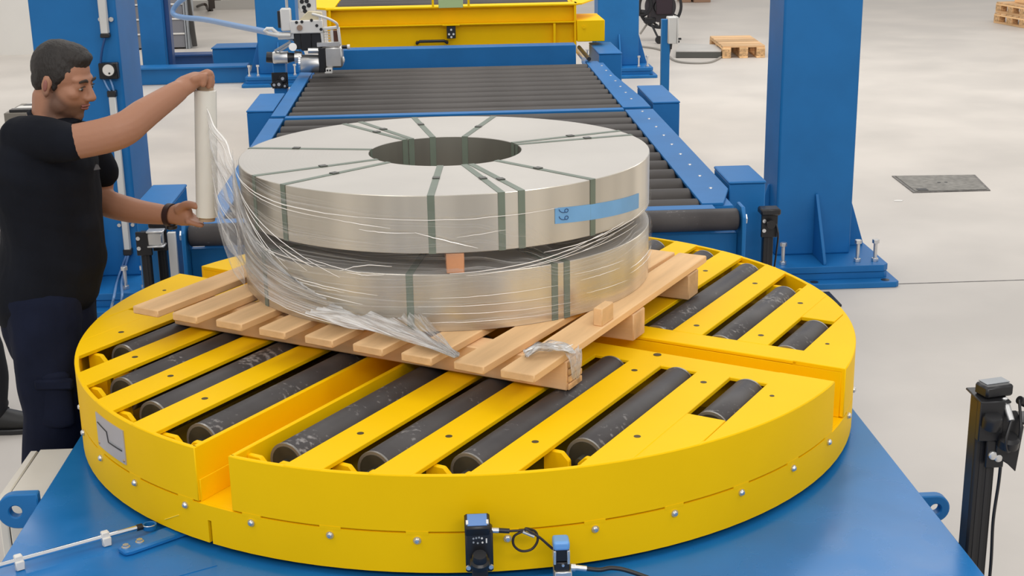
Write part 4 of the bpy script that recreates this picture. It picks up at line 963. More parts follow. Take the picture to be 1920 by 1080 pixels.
cable('air_hose', 'white air hose curving across the strapping head', [S(585, 26, -.06), S(600, 30, -.07), S(618, 36, -.07), S(631, 44, -.06), S(633, 52, -.04)], .008, WHT, 'hose')
cable('air_hose', 'pale blue air hose looping left of the strapping head', [S(553, 72, .05), S(510, 62, .2), at(450, 50, 6.2), at(385, 37, 7.0), at(340, 32, 7.4), at(324, 24, 7.5), at(332, 8, 7.5), at(350, -6, 7.4), at(370, -20, 7.2)], .021, HOSE, 'hose')
# stand that carries the strapping head
t = thing('head_stand', 'blue stand with black fittings below the strapping head', 'stand', (S(533, 150).x, YS + .1, FZ))
a, b_ = S(523, 118), S(545, 118); part('column', MB().box(a.x - .05, a.x + .035, YS + .06, YS + .16, FZ, a.z), BLU, t, .006)
for px, py, r in ((531, 146, .026), (524, 157, .026), (515, 158, .022), (535, 160, .018)):
    c_ = S(px, py, .055); part('pulley', MB().cyl(c_, c_ + V((0, -.03, 0)), r, n=20), BLKM, t, .003); part('pulley_nut', MB().cyl(c_ + V((0, -.03, 0)), c_ + V((0, -.036, 0)), r * .45, n=6), SIL, t)
part('fitting_plate', MB().box(a.x - .06, b_.x - .03, YS + .055, YS + .062, S(530, 168).z, S(530, 138).z), BLKM, t, .002)

# ------------------------------------------------------------------ things on the floor far behind
# control post with its box
YC = 7.4
a, b_ = at(1240, 36, YC), at(1256, 36, YC)
t = thing('control_post', 'slim blue post carrying a pale grey control box', 'control post', ((a.x + b_.x) / 2, YC, FZ))
part('post', MB().box(a.x, b_.x, YC - .02, YC + .03, FZ, a.z), BLU, t, .004)
part('foot', MB().box(a.x - .06, b_.x + .06, YC - .09, YC + .09, FZ, FZ + .01), BLU, t, .002)
c0, c1 = at(1252, 82, YC - .04), at(1269, 32, YC - .04)
part('box', MB().box(c0.x, c1.x, YC - .06, YC + .06, c0.z, c1.z), LGREY, t, .006)
part('box_lid', MB().box(c1.x, c1.x + .012, YC - .062, YC + .062, c0.z - .002, c1.z + .002), LGREY, t, .003)
for k, (px, py) in enumerate(((1276, 72), (1274, 78), (1273, 66))): e = at(px, py, YC); part('push_button', MB().cyl((c1.x + .012, YC - .03 + .03 * k, e.z), (e.x, YC - .03 + .03 * k, e.z), .009, n=10), BLK, t)
part('gland', MB().cyl(at(1257, 82, YC), at(1256, 92, YC), .016, n=12), BLK, t)
cable('power_cable', 'dark cable hanging straight below the grey control box', [at(1256, 90, YC), at(1252, 108, YC), at(1249, 130, YC), at(1248, 160, YC), (at(1248, 160, YC).x, YC, FZ + .05)], .012, BLK)
cable('floor_cable', 'grey cable lying across the floor to the far wooden pallet', [atz(1200, 87, FZ + .01), atz(1240, 94, FZ + .01), atz(1262, 112, FZ + .01), atz(1290, 118, FZ + .01), atz(1330, 117, FZ + .01), atz(1352, 107, FZ + .01), atz(1362, 98, FZ + .01)], .014, CABLEG)
# grey slab and pallet on the floor
t = thing('floor_scale', 'flat pale slab with dark edge lying before the far pallet', 'slab', (3.0, 12.6, FZ))
q = [atz(1267, 109, FZ), atz(1352, 109, FZ), atz(1357, 97, FZ), atz(1274, 94, FZ)]
part('skirt', MB().prism([(v.x, v.y) for v in q], FZ, FZ + .07), mat('slab_edge', (.09, .09, .08), .6), t, .004)
part('top_sheet', MB().prism([(v.x, v.y) for v in q], FZ + .07, FZ + .085), mat('slab_top', (.50, .48, .45), .5, nscale=4, namt=.06), t, .003)
def small_pallet(name, label, x0, x1, y0, y1, z, rz=0, group=None):
    cx, cy = (x0 + x1) / 2, (y0 + y1) / 2; w_, d_ = (x1 - x0) / 2, (y1 - y0) / 2
    t = thing(name, label, 'pallet', (cx, cy, z), rz, group)
    L_ = dict(local=True)
    for k in range(5): y = -d_ + (k + .5) * 2 * d_ / 5; part('deck_board', MB().box(-w_, w_, y - d_ * .16, y + d_ * .16, .122, .144), WOODV, t, .003, **L_)
    for x in (-w_ + .05, 0, w_ - .05):
        part('stringer_board', MB().box(x - .05, x + .05, -d_, d_, .1, .122), WOOD, t, .003, **L_)
        part('runner_board', MB().box(x - .05, x + .05, -d_, d_, 0, .022), WOOD, t, .003, **L_)
        for y in (-d_ + .07, 0, d_ - .07): part('block', MB().box(x - .05, x + .05, y - .07, y + .07, .022, .1), WOODE, t, .003, **L_)
    return t
g = V((3.55, 12.9, FZ))
small_pallet('pallet', 'pale empty pallet lying on the floor between the far pillars', g.x - .25, g.x + .25, g.y - .55, g.y + .55, FZ, rad(-3))
g = atz(1886, 56, FZ) + V((.22, .1, 0))
small_pallet('pallet', 'bottom pallet of the short stack at the right edge', g.x + .02, g.x + 1.2, g.y + .1, g.y + .9, FZ, rad(8), 'pallets stacked at the right edge')
small_pallet('pallet', 'upper pallet of the short stack at the right edge', g.x + .04, g.x + 1.22, g.y + .12, g.y + .92, FZ + .144, rad(6), 'pallets stacked at the right edge')
single('wood_crate', 'small wooden crate on top of the right pallet stack', 'crate', MB().box(g.x + .2, g.x + .8, g.y + .2, g.y + .7, FZ + .288, FZ + .5), WOOD, .006)
for i, (px0, px1) in enumerate(((1277, 1297), (1301, 1334))):
    a, b_ = atz(px0, 5, FZ), atz(px1, 5, FZ)
    t = thing('carton', ['left of two brown cartons on the floor at the far top edge', 'right of two brown cartons on the floor at the far top edge'][i], 'carton', ((a.x + b_.x) / 2, a.y + .2, FZ), 0, 'cartons at the far edge')
    part('box', MB().box(a.x, b_.x, a.y, a.y + .4, FZ, FZ + .34), CARD, t, .006); part('packing_strip', MB().box(a.x - .001, b_.x + .001, a.y - .003, a.y + .403, FZ + .15, FZ + .19), mat('packing_tape%d' % i, (.26, .16, .1), .4), t)
# wheeled strap dispenser
YD = 14.2
t = thing('strap_dispenser', 'dark wheeled strap dispenser with a big reel near the far pillar', 'strap dispenser', (at(1215, 60, YD).x, YD, FZ))
wc = at(1238, 12, YD); wr = abs(at(1279, 12, YD).x - wc.x)
part('reel_rim', MB().lathe([(wr - .035, -.03), (wr, -.03), (wr, .03), (wr - .035, .03), (wr - .035, -.03)], wc, (.12, 1, 0), 48), BLK, t)
for k in range(6):
    a_ = pi / 6 + k * pi / 3; part('spoke', MB().cyl(wc, wc + V((cos(a_) * (wr - .02), 0, sin(a_) * (wr - .02))), .010, n=8), BLK, t)
part('hub', MB().cyl(wc + V((0, -.09, 0)), wc + V((0, .09, 0)), .09, n=24), BLKM, t)
part('strap_wound', MB().lathe([(.09, -.05), (.2, -.05), (.2, .05), (.09, .05), (.09, -.05)], wc, (.12, 1, 0), 40), mat('dark_strap_pack', (.03, .025, .03), .5), t)
ft = at(1218, 38, YD)
part('frame_leg', MB().cyl(at(1222, -12, YD), ft, .035, n=12), mat('worn_brown_frame', (.10, .075, .055), .6), t)
part('frame_leg', MB().cyl(ft, at(1200, 64, YD), .014, n=10), CABLEG, t)
part('frame_leg', MB().cyl(ft, V((wc.x - .05, YD - .25, FZ + .05)), .014, n=10), BLK, t)
part('frame_bar', MB().cyl(at(1202, 22, YD), at(1246, 28, YD), .03, n=10), BLK, t)
part('axle_block', MB().obox(ft, (1, 0, 0), (0, 1, 0), (0, 0, 1), .07, .06, .04), BLKM, t, .008)
part('brake_box', MB().box(at(1228, 30, YD).x, at(1258, 30, YD).x, YD - .1, YD - .04, at(1240, 26, YD).z, at(1240, -15, YD).z), mat('dark_plum_plastic', (.025, .012, .02), .5), t, .01)
cc = at(1202, 8, YD)
part('side_wheel', MB().lathe([(.12, -.025), (.15, -.025), (.15, .025), (.12, .025), (.12, -.025)], cc, (.3, 1, 0), 32), BLK, t)
part('caster', MB().cyl(V((wc.x - .05, YD - .27, FZ + .05)), V((wc.x - .05, YD - .23, FZ + .05)), .05, n=20), BLK, t)
part('caster', MB().cyl(V((wc.x + .2, YD + .2, FZ + .05)), V((wc.x + .2, YD + .24, FZ + .05)), .05, n=20), BLK, t)
part('frame_leg', MB().cyl(ft, V((wc.x + .2, YD + .22, FZ + .05)), .014, n=10), BLK, t)
# crate rack behind the thin post
YR = 14.6
a, b_ = at(256, 84, YR), at(357, 84, YR)
t = thing('crate_rack', 'grey rack of pull-out bins with white shelf edges at far left', 'rack', ((a.x + b_.x) / 2, YR, FZ))
b0 = at(300, 87, YR).z
n_l = 6; st_ = .19
for k in range(n_l):
    z = FZ + .02 + st_ * k
    part('shelf', MB().box(a.x, b_.x - .06, YR, YR + .5, z + st_ - .022, z + st_), WHT, t, .003)
    nb = 3; wbin = (b_.x - .06 - a.x) / nb
    for j in range(nb): part('bin', MB().box(a.x + wbin * j + .006, a.x + wbin * (j + 1) - .006, YR + .01, YR + .48, z + .0, z + st_ - .026), mat('bin_grey', (.20, .20, .22), .5) if 'bin_grey' not in MATS else MATS['bin_grey'], t, .004)
for x in (a.x - .012, b_.x - .06, b_.x - .03):
    part('upright', MB().box(x, x + .022, YR - .01, YR + .5, FZ, FZ + st_ * n_l + .06), GREY, t, .003)
part('brace', MB().beam((b_.x + .04, YR + .1, FZ + .02), (b_.x - .02, YR + .1, FZ + .9), .06, .05, (0, 1, 0)), mat('dark_brace', (.06, .055, .05), .6), t, .003)
cable('floor_cable', 'dark cable lying by the back wall right of the rack', [atz(352, 24, FZ + .02), atz(366, 14, FZ + .03), atz(384, 8, FZ + .2), atz(390, 18, FZ + .03), atz(398, 19, FZ + .02)], .022, CABLE)
single('tool_bag', 'small dark tool bag on the floor by the back wall', 'bag', MB().obox(atz(402, 19, FZ) + V((0, .1, .1)), (1, .2, 0), (-.2, 1, 0), (0, 0, 1), .12, .1, .1), CABLE, .03)
# stack of grey plates behind the man's shoulder
Yk = 5.2
t = thing('plate_stack', 'small stack of grey plates with dark gaps behind the man\'s shoulder', 'stack', (at(38, 215, Yk).x, Yk, FZ))
a, b_ = at(10, 240, Yk), at(60, 190, Yk)
part('stand', MB().box(a.x, b_.x, Yk, Yk + .4, FZ, a.z - .0), GREY, t, .006)
part('top_block', MB().box(a.x, b_.x, Yk, Yk + .4, a.z, at(30, 212, Yk).z), mat('stack_grey', (.19, .17, .14), .5), t, .004)
z_ = at(30, 212, Yk).z
for k in range(4): part('plate', MB().box(a.x + .03 + .02 * k, b_.x + .02, Yk + .02 + .09 * k, Yk + .09 + .09 * k, z_, z_ + .018), WHT if k % 2 else BLKM, t, .002)
for k in range(3): part('plate', MB().box(a.x + .03 + .02 * k, b_.x, Yk + .065 + .09 * k, Yk + .115 + .09 * k, z_, z_ + .016), LGREY, t, .002)

# ------------------------------------------------------------------ people
def ring_loft(mb, secs, n=20):
    """closed tube through sections (centre, axis a, axis b): elliptical rings with rounded ends"""
    secs = [(V(c), V(a), V(b)) for c, a, b in secs]
    d0 = (secs[0][0] - secs[1][0]).normalized(); d1 = (secs[-1][0] - secs[-2][0]).normalized()
    def cap(s, d):
        c, a, b = s; h = min(a.length, b.length) * .75
        return [(c + d * h * sin(t), a * cos(t), b * cos(t)) for t in (rad(40), rad(72))]
    S_ = cap(secs[0], d0)[::-1] + secs + cap(secs[-1], d1)
    vs = [c + a * cos(2 * pi * k / n) + b * sin(2 * pi * k / n) for c, a, b in S_ for k in range(n)]
    m = len(S_); fs = [(i * n + k, i * n + (k + 1) % n, (i + 1) * n + (k + 1) % n, (i + 1) * n + k) for i in range(m - 1) for k in range(n)]
    fs += [tuple(range(n - 1, -1, -1)), tuple(range((m - 1) * n, m * n))]
    return mb.add(vs, fs)
def limb(mb, pts, rs, flat=None, n=16):
    """tapered limb through points; rs are radii or (ra, rb) with ra along the reference axis flat"""
    pts = [V(p) for p in pts]; ref = V(flat) if flat else V((0, 0, 1)); secs = []
    # densify with a Catmull-Rom curve so that joints bend smoothly
    P_, R_ = [], []
    m = len(pts)
    for i in range(m - 1):
        p0, p1, p2, p3 = pts[max(0, i - 1)], pts[i], pts[i + 1], pts[min(m - 1, i + 2)]
        r1 = rs[i] if isinstance(rs[i], tuple) else (rs[i], rs[i]); r2 = rs[i + 1] if isinstance(rs[i + 1], tuple) else (rs[i + 1], rs[i + 1])
        for k in range(5):
            s = k / 5; P_.append(.5 * ((2 * p1) + (p2 - p0) * s + (2 * p0 - 5 * p1 + 4 * p2 - p3) * s * s + (3 * p1 - p0 - 3 * p2 + p3) * s ** 3))
            R_.append((r1[0] + (r2[0] - r1[0]) * s, r1[1] + (r2[1] - r1[1]) * s))
    P_.append(pts[-1]); R_.append(rs[-1] if isinstance(rs[-1], tuple) else (rs[-1], rs[-1]))
    for i, p in enumerate(P_):
        d = (P_[min(i + 1, len(P_) - 1)] - P_[max(i - 1, 0)]).normalized()
        b = d.cross(ref); b = b.normalized() if b.length > 1e-3 else d.orthogonal().normalized()
        a = b.cross(d)
        secs.append((p, a * R_[i][0], b * R_[i][1]))
    return ring_loft(mb, secs, n)
def ell(mb, c, fr, r, n=20):
    """ellipsoid with radii r along the frame axes fr"""
    c = V(c); f, s, u = fr; vs = []; m = n // 2
    for i in range(1, m):
        t = pi * i / m
        for k in range(n): p = 2 * pi * k / n; vs.append(c + f * r[0] * sin(t) * cos(p) + s * r[1] * sin(t) * sin(p) + u * r[2] * cos(t))
    N = len(vs); vs += [c + u * r[2], c - u * r[2]]
    fs = [(i * n + k, (i + 1) * n + k, (i + 1) * n + (k + 1) % n, i * n + (k + 1) % n) for i in range(m - 2) for k in range(n)]
    fs += [(N, k, (k + 1) % n) for k in range(n)] + [(N + 1, (m - 2) * n + (k + 1) % n, (m - 2) * n + k) for k in range(n)]
    return mb.add(vs, fs)
def fuse(name, mb, m, parent, voxel, smooth=6, wrinkle=None):
    """one continuous skin round overlapping closed shapes"""
    o = bpy.data.objects.new(name, mb.mesh(name + '_raw', m, origin(parent), 180)); col.objects.link(o)
    r = o.modifiers.new('r', 'REMESH'); r.mode = 'VOXEL'; r.voxel_size = voxel
    s = o.modifiers.new('s', 'SMOOTH'); s.iterations = smooth; s.factor = .5
    dg = bpy.context.evaluated_depsgraph_get(); me = bpy.data.meshes.new_from_object(o.evaluated_get(dg)); me.name = name
    bpy.data.objects.remove(o, do_unlink=True)
    if not me.materials: me.materials.append(m)
    me.polygons.foreach_set('use_smooth', [True] * len(me.polygons))
    if wrinkle:
        ns = [V(n_.vector) for n_ in me.vertex_normals]
        cs = [v.co + ns[i] * wrinkle(v.co) for i, v in enumerate(me.vertices)]
        me.vertices.foreach_set('co', [x for c_ in cs for x in c_]); me.update()
    o = bpy.data.objects.new(name, me); col.objects.link(o); o.parent = parent
    return o
# skin with a shadow of beard along the jaw (the person's own colour)
SKINF = bpy.data.materials.new('face_skin'); SKINF.use_nodes = True
_nt = SKINF.node_tree; _b = _nt.nodes['Principled BSDF']; _b.inputs['Roughness'].default_value = .5; _b.inputs['Specular IOR Level'].default_value = .35
_a = _nt.nodes.new('ShaderNodeAttribute'); _a.attribute_name = 'stubble'; _m = _nt.nodes.new('ShaderNodeMix'); _m.data_type = 'RGBA'
_m.inputs[6].default_value = (.37, .180, .110, 1); _m.inputs[7].default_value = (.15, .080, .055, 1)
_nt.links.new(_a.outputs['Fac'], _m.inputs[0]); _nt.links.new(_m.outputs[2], _b.inputs['Base Color'])
_n = _nt.nodes.new('ShaderNodeTexNoise'); _n.inputs['Scale'].default_value = 90; _bp = _nt.nodes.new('ShaderNodeBump'); _bp.inputs['Strength'].default_value = .06; _bp.inputs['Distance'].default_value = .01
_tc = _nt.nodes.new('ShaderNodeTexCoord'); _nt.links.new(_tc.outputs['Object'], _n.inputs['Vector']); _nt.links.new(_n.outputs[0], _bp.inputs['Height']); _nt.links.new(_bp.outputs[0], _b.inputs['Normal'])

def frame(yaw, pitch, roll=0):
    f = V((cos(yaw) * cos(pitch), sin(yaw) * cos(pitch), sin(pitch))); s = V((-sin(yaw), cos(yaw), 0)); u = f.cross(s)
    return f, s, u                                       # forward, left, up
def head_shapes(mb, c, fr):
    f, s, u = fr
    def p(a, b, d): return c + f * a + s * b + u * d
    ell(mb, p(-.012, 0, .030), fr, (.096, .076, .086), 28)
    ell(mb, p(.034, 0, -.035), fr, (.058, .064, .078), 24)
    ell(mb, p(.030, 0, -.072), fr, (.056, .055, .048), 24)          # jaw
    ell(mb, p(.066, 0, -.098), fr, (.022, .026, .018), 16)          # chin
    ell(mb, p(.064, 0, .022), fr, (.030, .056, .018), 20)           # brow ridge
    for b in (-1, 1):
        ell(mb, p(.052, b * .038, -.024), fr, (.032, .025, .024), 16)   # cheekbone
        ell(mb, p(.070, b * .033, .003), fr, (.018, .019, .013), 16)    # lids
        ell(mb, p(.012, b * .052, -.070), fr, (.036, .014, .028), 16)   # jaw corner
        # ear
        ell(mb, p(-.018, b * .078, -.012), (f * cos(.25) - u * sin(.25), (s * b + f * -.35).normalized(), u), (.017, .008, .031), 16)
        ell(mb, p(-.012, b * .080, -.036), fr, (.010, .008, .013), 12)
        ell(mb, p(.098, b * .013, -.034), fr, (.013, .010, .009), 12)   # nostril wing
    limb(mb, [p(.078, 0, .016), p(.094, 0, -.008), p(.110, 0, -.032)], [(.010, .009), (.012, .010), (.014, .013)], tuple(f))
    ell(mb, p(.080, 0, -.052), fr, (.018, .026, .014), 16)          # upper lip mound
    ell(mb, p(.076, 0, -.070), fr, (.018, .023, .010), 16)
    return p
def head_parts(person, c, fr, beard=True):
    f, s, u = fr
    def p(a, b, d): return c + f * a + s * b + u * d
    hb = MB()
    ell(hb, p(-.020, 0, .037), fr, (.097, .080, .087), 32)
    ell(hb, p(.012, 0, .078), fr, (.070, .062, .046), 28)
    ell(hb, p(.052, 0, .086), fr, (.034, .046, .022), 20)
    ell(hb, p(-.060, 0, -.008), fr, (.046, .064, .050), 24)
    for b in (-1, 1):
        ell(hb, p(.004, b * .062, .026), fr, (.030, .0165, .034), 16)
        ell(hb, p(.004, b * .066, -.004), fr, (.010, .009, .024), 12)
    h = fuse('hair', hb, HAIR, person, .0045, 4, lambda q: .0015 * mnoise.noise(q * 90))
    h['label'] = 'short dark hair'
    for b in (-1, 1):
        e = MB(); ell(e, p(-.017, b * .0858, -.010), (f * cos(.25) - u * sin(.25), (s * b + f * -.35).normalized(), u), (.008, .003, .018), 14); part('ear_hollow', e, LIP, person, smooth=180)
    for b, nm in ((-1, 'right'), (1, 'left')):
        e = MB(); ell(e, p(.0805, b * .033, -.003), fr, (.0085, .011, .0060), 16); eye = part('eye', e, EYEW, person, smooth=180)
        e = MB(); ell(e, p(.0872, b * .0345, -.0048), fr, (.0030, .0062, .0046), 12); part('iris', e, EYED, eye, smooth=180)
        e = MB(); limb(e, [p(.0925, b * .016, .020), p(.094, b * .032, .0255), p(.083, b * .052, .020)], [(.0035, .003), (.005, .003), (.003, .002)], tuple(u)); part('eyebrow', e, BROW, person, smooth=180)
        e = MB(); limb(e, [p(.091, b * .024, .0045), p(.0925, b * .033, .0065), p(.087, b * .044, .003)], [.0016, .0018, .0014], tuple(u)); part('lash_line', e, BROW, eye, smooth=180)
    e = MB(); limb(e, [p(.089, -.021, -.059), p(.0985, 0, -.056), p(.089, .021, -.059)], [(.003, .004), (.0042, .005), (.003, .004)], tuple(u)); part('upper_lip', e, LIP, person, smooth=180)
    e = MB(); limb(e, [p(.087, -.018, -.0665), p(.095, 0, -.067), p(.087, .018, -.0665)], [(.0032, .004), (.0052, .005), (.0032, .004)], tuple(u)); part('lower_lip', e, LIP, person, smooth=180)
    return p
def stubble(body, c, fr):
    f, s, u = fr; o_ = origin(body); at_ = body.data.attributes.new('stubble', 'FLOAT', 'POINT')
    vals = []
    for v in body.data.vertices:
        q = v.co + o_ - c; a, d = q.dot(f) / f.length_squared, q.dot(u) / u.length_squared; l_ = q.length
        k = 0.
        if l_ < .16 and d > -.125:
            edge = -.043 + .035 * max(0., min(1., (.055 - a) / .07))       # beard line climbs towards the ear
            k = max(0., min(1., (edge - d) / .022)) * max(0., min(1., (a + .03) / .03)) * max(0., min(1., (d + .125) / .02))
            if a > .085 and d > -.050: k *= .35
        vals.append(k * .95)
    at_.data.foreach_set('value', vals)
def finger(mb, pts, r0, r1): limb(mb, pts, [r0 + (r1 - r0) * i / (len(pts) - 1) for i in range(len(pts))], n=10)

# --- the man wrapping the coils
PX = -1.17
man = thing('person', 'man in black t-shirt and navy trousers holding up the film roll', 'person', (PX, .25, FZ))
HC = at(119, 150, .25)
HF = tuple(v * k for v, k in zip(frame(rad(-13), rad(-15)), (.86, .92, .93)))
body = MB()
head_shapes(body, HC, HF)
neck0, neck1 = at(98, 232, .25), HC - HF[0] * .030 - HF[2] * .055
limb(body, [neck0 + V((-.015, 0, -.06)), neck0, neck1], [(.060, .062), (.060, .058), (.058, .056)], (1, 0, 0))
limb(body, [neck0 + V((.04, 0, -.02)), HC + HF[0] * .018 - HF[2] * .085], [.04, .036])
def tors(y, xl, xr, b_, Yc=.25, k=1.):
    l, r = at(xl, y, Yc), at(xr, y, Yc); c = (l + r) / 2; return (c, V(((r.x - l.x) / 2 * k, 0, 0)), V((0, b_ * k, 0)))
SECS = [(238, 40, 150, .125), (245, 18, 155, .165), (255, 0, 160, .19), (270, -10, 168, .205), (310, -16, 182, .208), (350, -12, 186, .202), (400, 0, 189, .190), (445, 7, 195, .184), (485, 0, 198, .184), (530, -8, 190, .184), (560, -10, 182, .184)]
ring_loft(body, [tors(y, xl, xr, b_, k=.88) for y, xl, xr, b_ in SECS[3:]], 28)
# near (right) arm lifted to the top of the roll
rs_, re_, rw_ = at(72, 262, .07), at(224, 246, .03), at(338, 168, .165)
hemR = at(139, 266, .045)
limb(body, [at(95, 266, .09), hemR, re_, at(270, 214, .075), rw_], [.045, (.050, .047), (.050, .043), (.044, .040), (.030, .026)], (0, 0, 1))
# far (left) arm under it, to the foot of the roll
ls_, le_, lw_ = at(160, 266, .43), at(189, 372, .445), at(322, 404, .30)
hemL = at(184, 318, .445)
limb(body, [at(150, 270, .40), hemL, le_, at(246, 394, .38), lw_], [.044, .047, (.046, .043), (.040, .038), (.028, .025)], (0, 0, 1))
# right hand: a palm over the roll's top, four fingers curled down its far edge, thumb behind
limb(body, [rw_, at(350, 158, .19), at(370, 147, .205)], [(.026, .028), (.026, .040), (.021, .043)], (0, 0, 1))
tipz = [(384, 161), (392, 163), (395, 162), (394, 159)]
for i, (Yf, k, t_) in enumerate(((.166, .86, (381, 160)), (.190, .97, (391, 163)), (.214, 1.0, (395, 163)), (.238, .95, (394, 161)))):
    mcp = at(366 - 3 * (i == 0), 149, Yf); pip = at(366 + 22 * k + (3 if i else 0), 136 + 6 * (i == 0), Yf); dip = at(t_[0] + 2, t_[1] - 12, Yf); tip = at(t_[0], t_[1], Yf)
    finger(body, [mcp, pip, dip, tip], .0125 if i else .0115, .0092)
finger(body, [at(350, 165, .222), at(362, 166, .246), at(374, 166, .256), at(384, 166, .25)], .0125, .0088)
# left hand: palm behind the roll's lower end, thumb up its near side, fingers hooked beneath it
limb(body, [lw_, at(338, 402, .275), at(353, 402, .255)], [(.026, .022), (.036, .020), (.036, .017)], (0, 0, 1))
finger(body, [at(335, 394, .262), at(347, 385, .240), at(358, 384, .222), at(369, 387, .205)], .0155, .0105)
for i, (dy, Yf) in enumerate(((400, .285), (406, .270), (412, .254), (417, .238))):
    finger(body, [at(352, dy - 2, Yf), at(364, 408 + 3.6 * i, Yf - .004), at(372, 417 + 1.4 * i, Yf - .008), at(379, 421 + .4 * i, Yf - .012)], .0105 - .0006 * (i == 3), .0082)
# legs inside the trousers
LEGS = (((80, 560, .155), (92, 690, .13), (98, 780, .125), (88, 900, .13)), ((110, 560, .345), (120, 690, .36), (122, 780, .37), (112, 900, .38)))
lp_ = []
for L_ in LEGS:
    hip, thigh, knee, shin = [at(*q) for q in L_]; ank = V((shin.x - .03, shin.y, FZ + .09)); lp_.append((hip, thigh, knee, shin, ank))
    limb(body, [hip, thigh, knee, shin, ank], [.085, .075, .056, .050, .036], (1, 0, 0))
    limb(body, [ank, ank + V((.03, 0, -.05)), ank + V((.16, 0, -.065))], [.034, .03, .022])
skin = fuse('body', body, SKINF, man, .0046, 4)
stubble(skin, HC, HF)
head_parts(man, HC, HF)
# t-shirt
sh_ = MB()
ring_loft(sh_, [tors(*a_) for a_ in SECS], 32)
limb(sh_, [at(40, 258, .14), at(92, 262, .065), at(130, 266, .045), hemR + V((.004, 0, -.002))], [(.066, .066), (.064, .060), (.056, .055), (.0555, .054)], (0, 0, 1))
limb(sh_, [at(150, 262, .38), at(168, 285, .43), at(186, 316, .446), at(192, 328, .446)], [(.07, .07), (.062, .06), (.058, .056), (.056, .055)], (0, 0, 1))

def folds(q):
    z = q.z + FZ
    return .006 * mnoise.noise(V((q.x * 7, q.y * 7, q.z * 5 + q.x * 6))) + .0045 * mnoise.noise(V((q.x * 16, q.y * 16, q.z * 9))) + .009 * max(0, mnoise.noise(V((q.x * 4 + q.z * 12, q.y * 5, 3))))
shirt = fuse('tshirt', sh_, SHIRT, man, .0075, 5, folds)
# hem ends of the sleeves are opened by a darker ring of cloth
cb = MB().tube([neck0 + V((.004 + .064 * cos(t_), .064 * sin(t_), .002 - .034 * cos(t_))) for t_ in [2 * pi * k / 28 for k in range(28)]], .0075, 8, True)
part('collar', cb, SHIRT, man, smooth=180)
e = at(181, 314, .095)
ed = MB().slab([(-.010, -.006), (.010, -.006), (.004, .008), (-.002, .010)], (e.x, e.y, e.z), (.75, .66, 0), (0, 0, 1), (.66, -.75, 0), .004)
part('chest_emblem', ed, mat('grey_print', (.10, .10, .11), .7), man, label='small grey emblem on the chest')
# trousers
tr_ = MB()
ring_loft(tr_, [tors(545, 10, 164, .155), tors(578, 4, 174, .166), tors(612, 8, 180, .174), tors(650, 22, 180, .165)], 28)
for (hip, thigh, knee, shin, ank) in lp_:
    limb(tr_, [hip, thigh, knee, shin, ank + V((-.004, 0, .0))], [(.115, .095), (.102, .092), (.083, .080), (.080, .076), (.078, .074)], (1, 0, 0))
def tfold(q): return .006 * mnoise.noise(V((q.x * 6, q.y * 6, q.z * 4))) + .004 * mnoise.noise(V((q.x * 13, q.y * 13, q.z * 11)))
trousers = fuse('trousers', tr_, TROU, man, .009, 5, tfold)
pk = MB(); hip, thigh, knee, shin, ank = lp_[0]
pc = at(100, 745, .045); limb(pk, [pc + V((0, .012, .065)), pc + V((0, .012, -.085))], [(.052, .020), (.052, .022)], (1, 0, 0)); part('cargo_pocket', pk, TROU, trousers, smooth=60)
fp = at(100, 722, .03); part('pocket_flap', MB().obox(fp + V((0, .008, 0)), (1, -.05, 0), (0, 1, 0), (0, 0, 1), .056, .012, .016), TROU, trousers, .006)
for (hip, thigh, knee, shin, ank) in lp_:
    sb = MB(); limb(sb, [ank + V((-.06, 0, -.055)), ank + V((.0, 0, -.045)), ank + V((.09, 0, -.056)), ank + V((.185, 0, -.064))], [(.032, .036), (.044, .040), (.034, .044), (.022, .036)], (0, 0, 1)); fuse('shoe', sb, SHOE, man, .006, 3)
    part('sole', MB().prism([(ank.x + a_, ank.y + b_) for a_, b_ in ((-.095, -.03), (-.06, -.042), (.08, -.048), (.17, -.042), (.21, 0), (.17, .042), (.08, .048), (-.06, .042), (-.095, .03))], FZ, FZ + .022), BLK, man, .004)
# wrist watch on the left arm
wd = (lw_ - at(246, 394, .38)).normalized(); wc_ = lw_ - wd * .004; wa = wd.cross(V((0, 0, 1))).normalized(); wb = wa.cross(wd)
band = MB()
n = 28; vs = []
for k in range(n):
    t_ = 2 * pi * k / n; rdir = wb * cos(t_) * .0325 + wa * sin(t_) * .0285; o_ = rdir.normalized()
    for off_, rr in ((-.0095, 0), (.0095, 0), (.0095, .004), (-.0095, .004)): vs.append(wc_ + wd * off_ + rdir + o_ * rr)
band.add(vs, [(k * 4 + j, ((k + 1) % n) * 4 + j, ((k + 1) % n) * 4 + (j + 1) % 4, k * 4 + (j + 1) % 4) for k in range(n) for j in range(4)])
wt = part('watch', band, mat('dark_red_strap', (.030, .010, .008), .5), man, label='dark wrist watch on the lower arm')
part('watch_case', MB().cyl(wc_ - wb * .030, wc_ - wb * .042, .017, n=24), BLK, wt, .002)

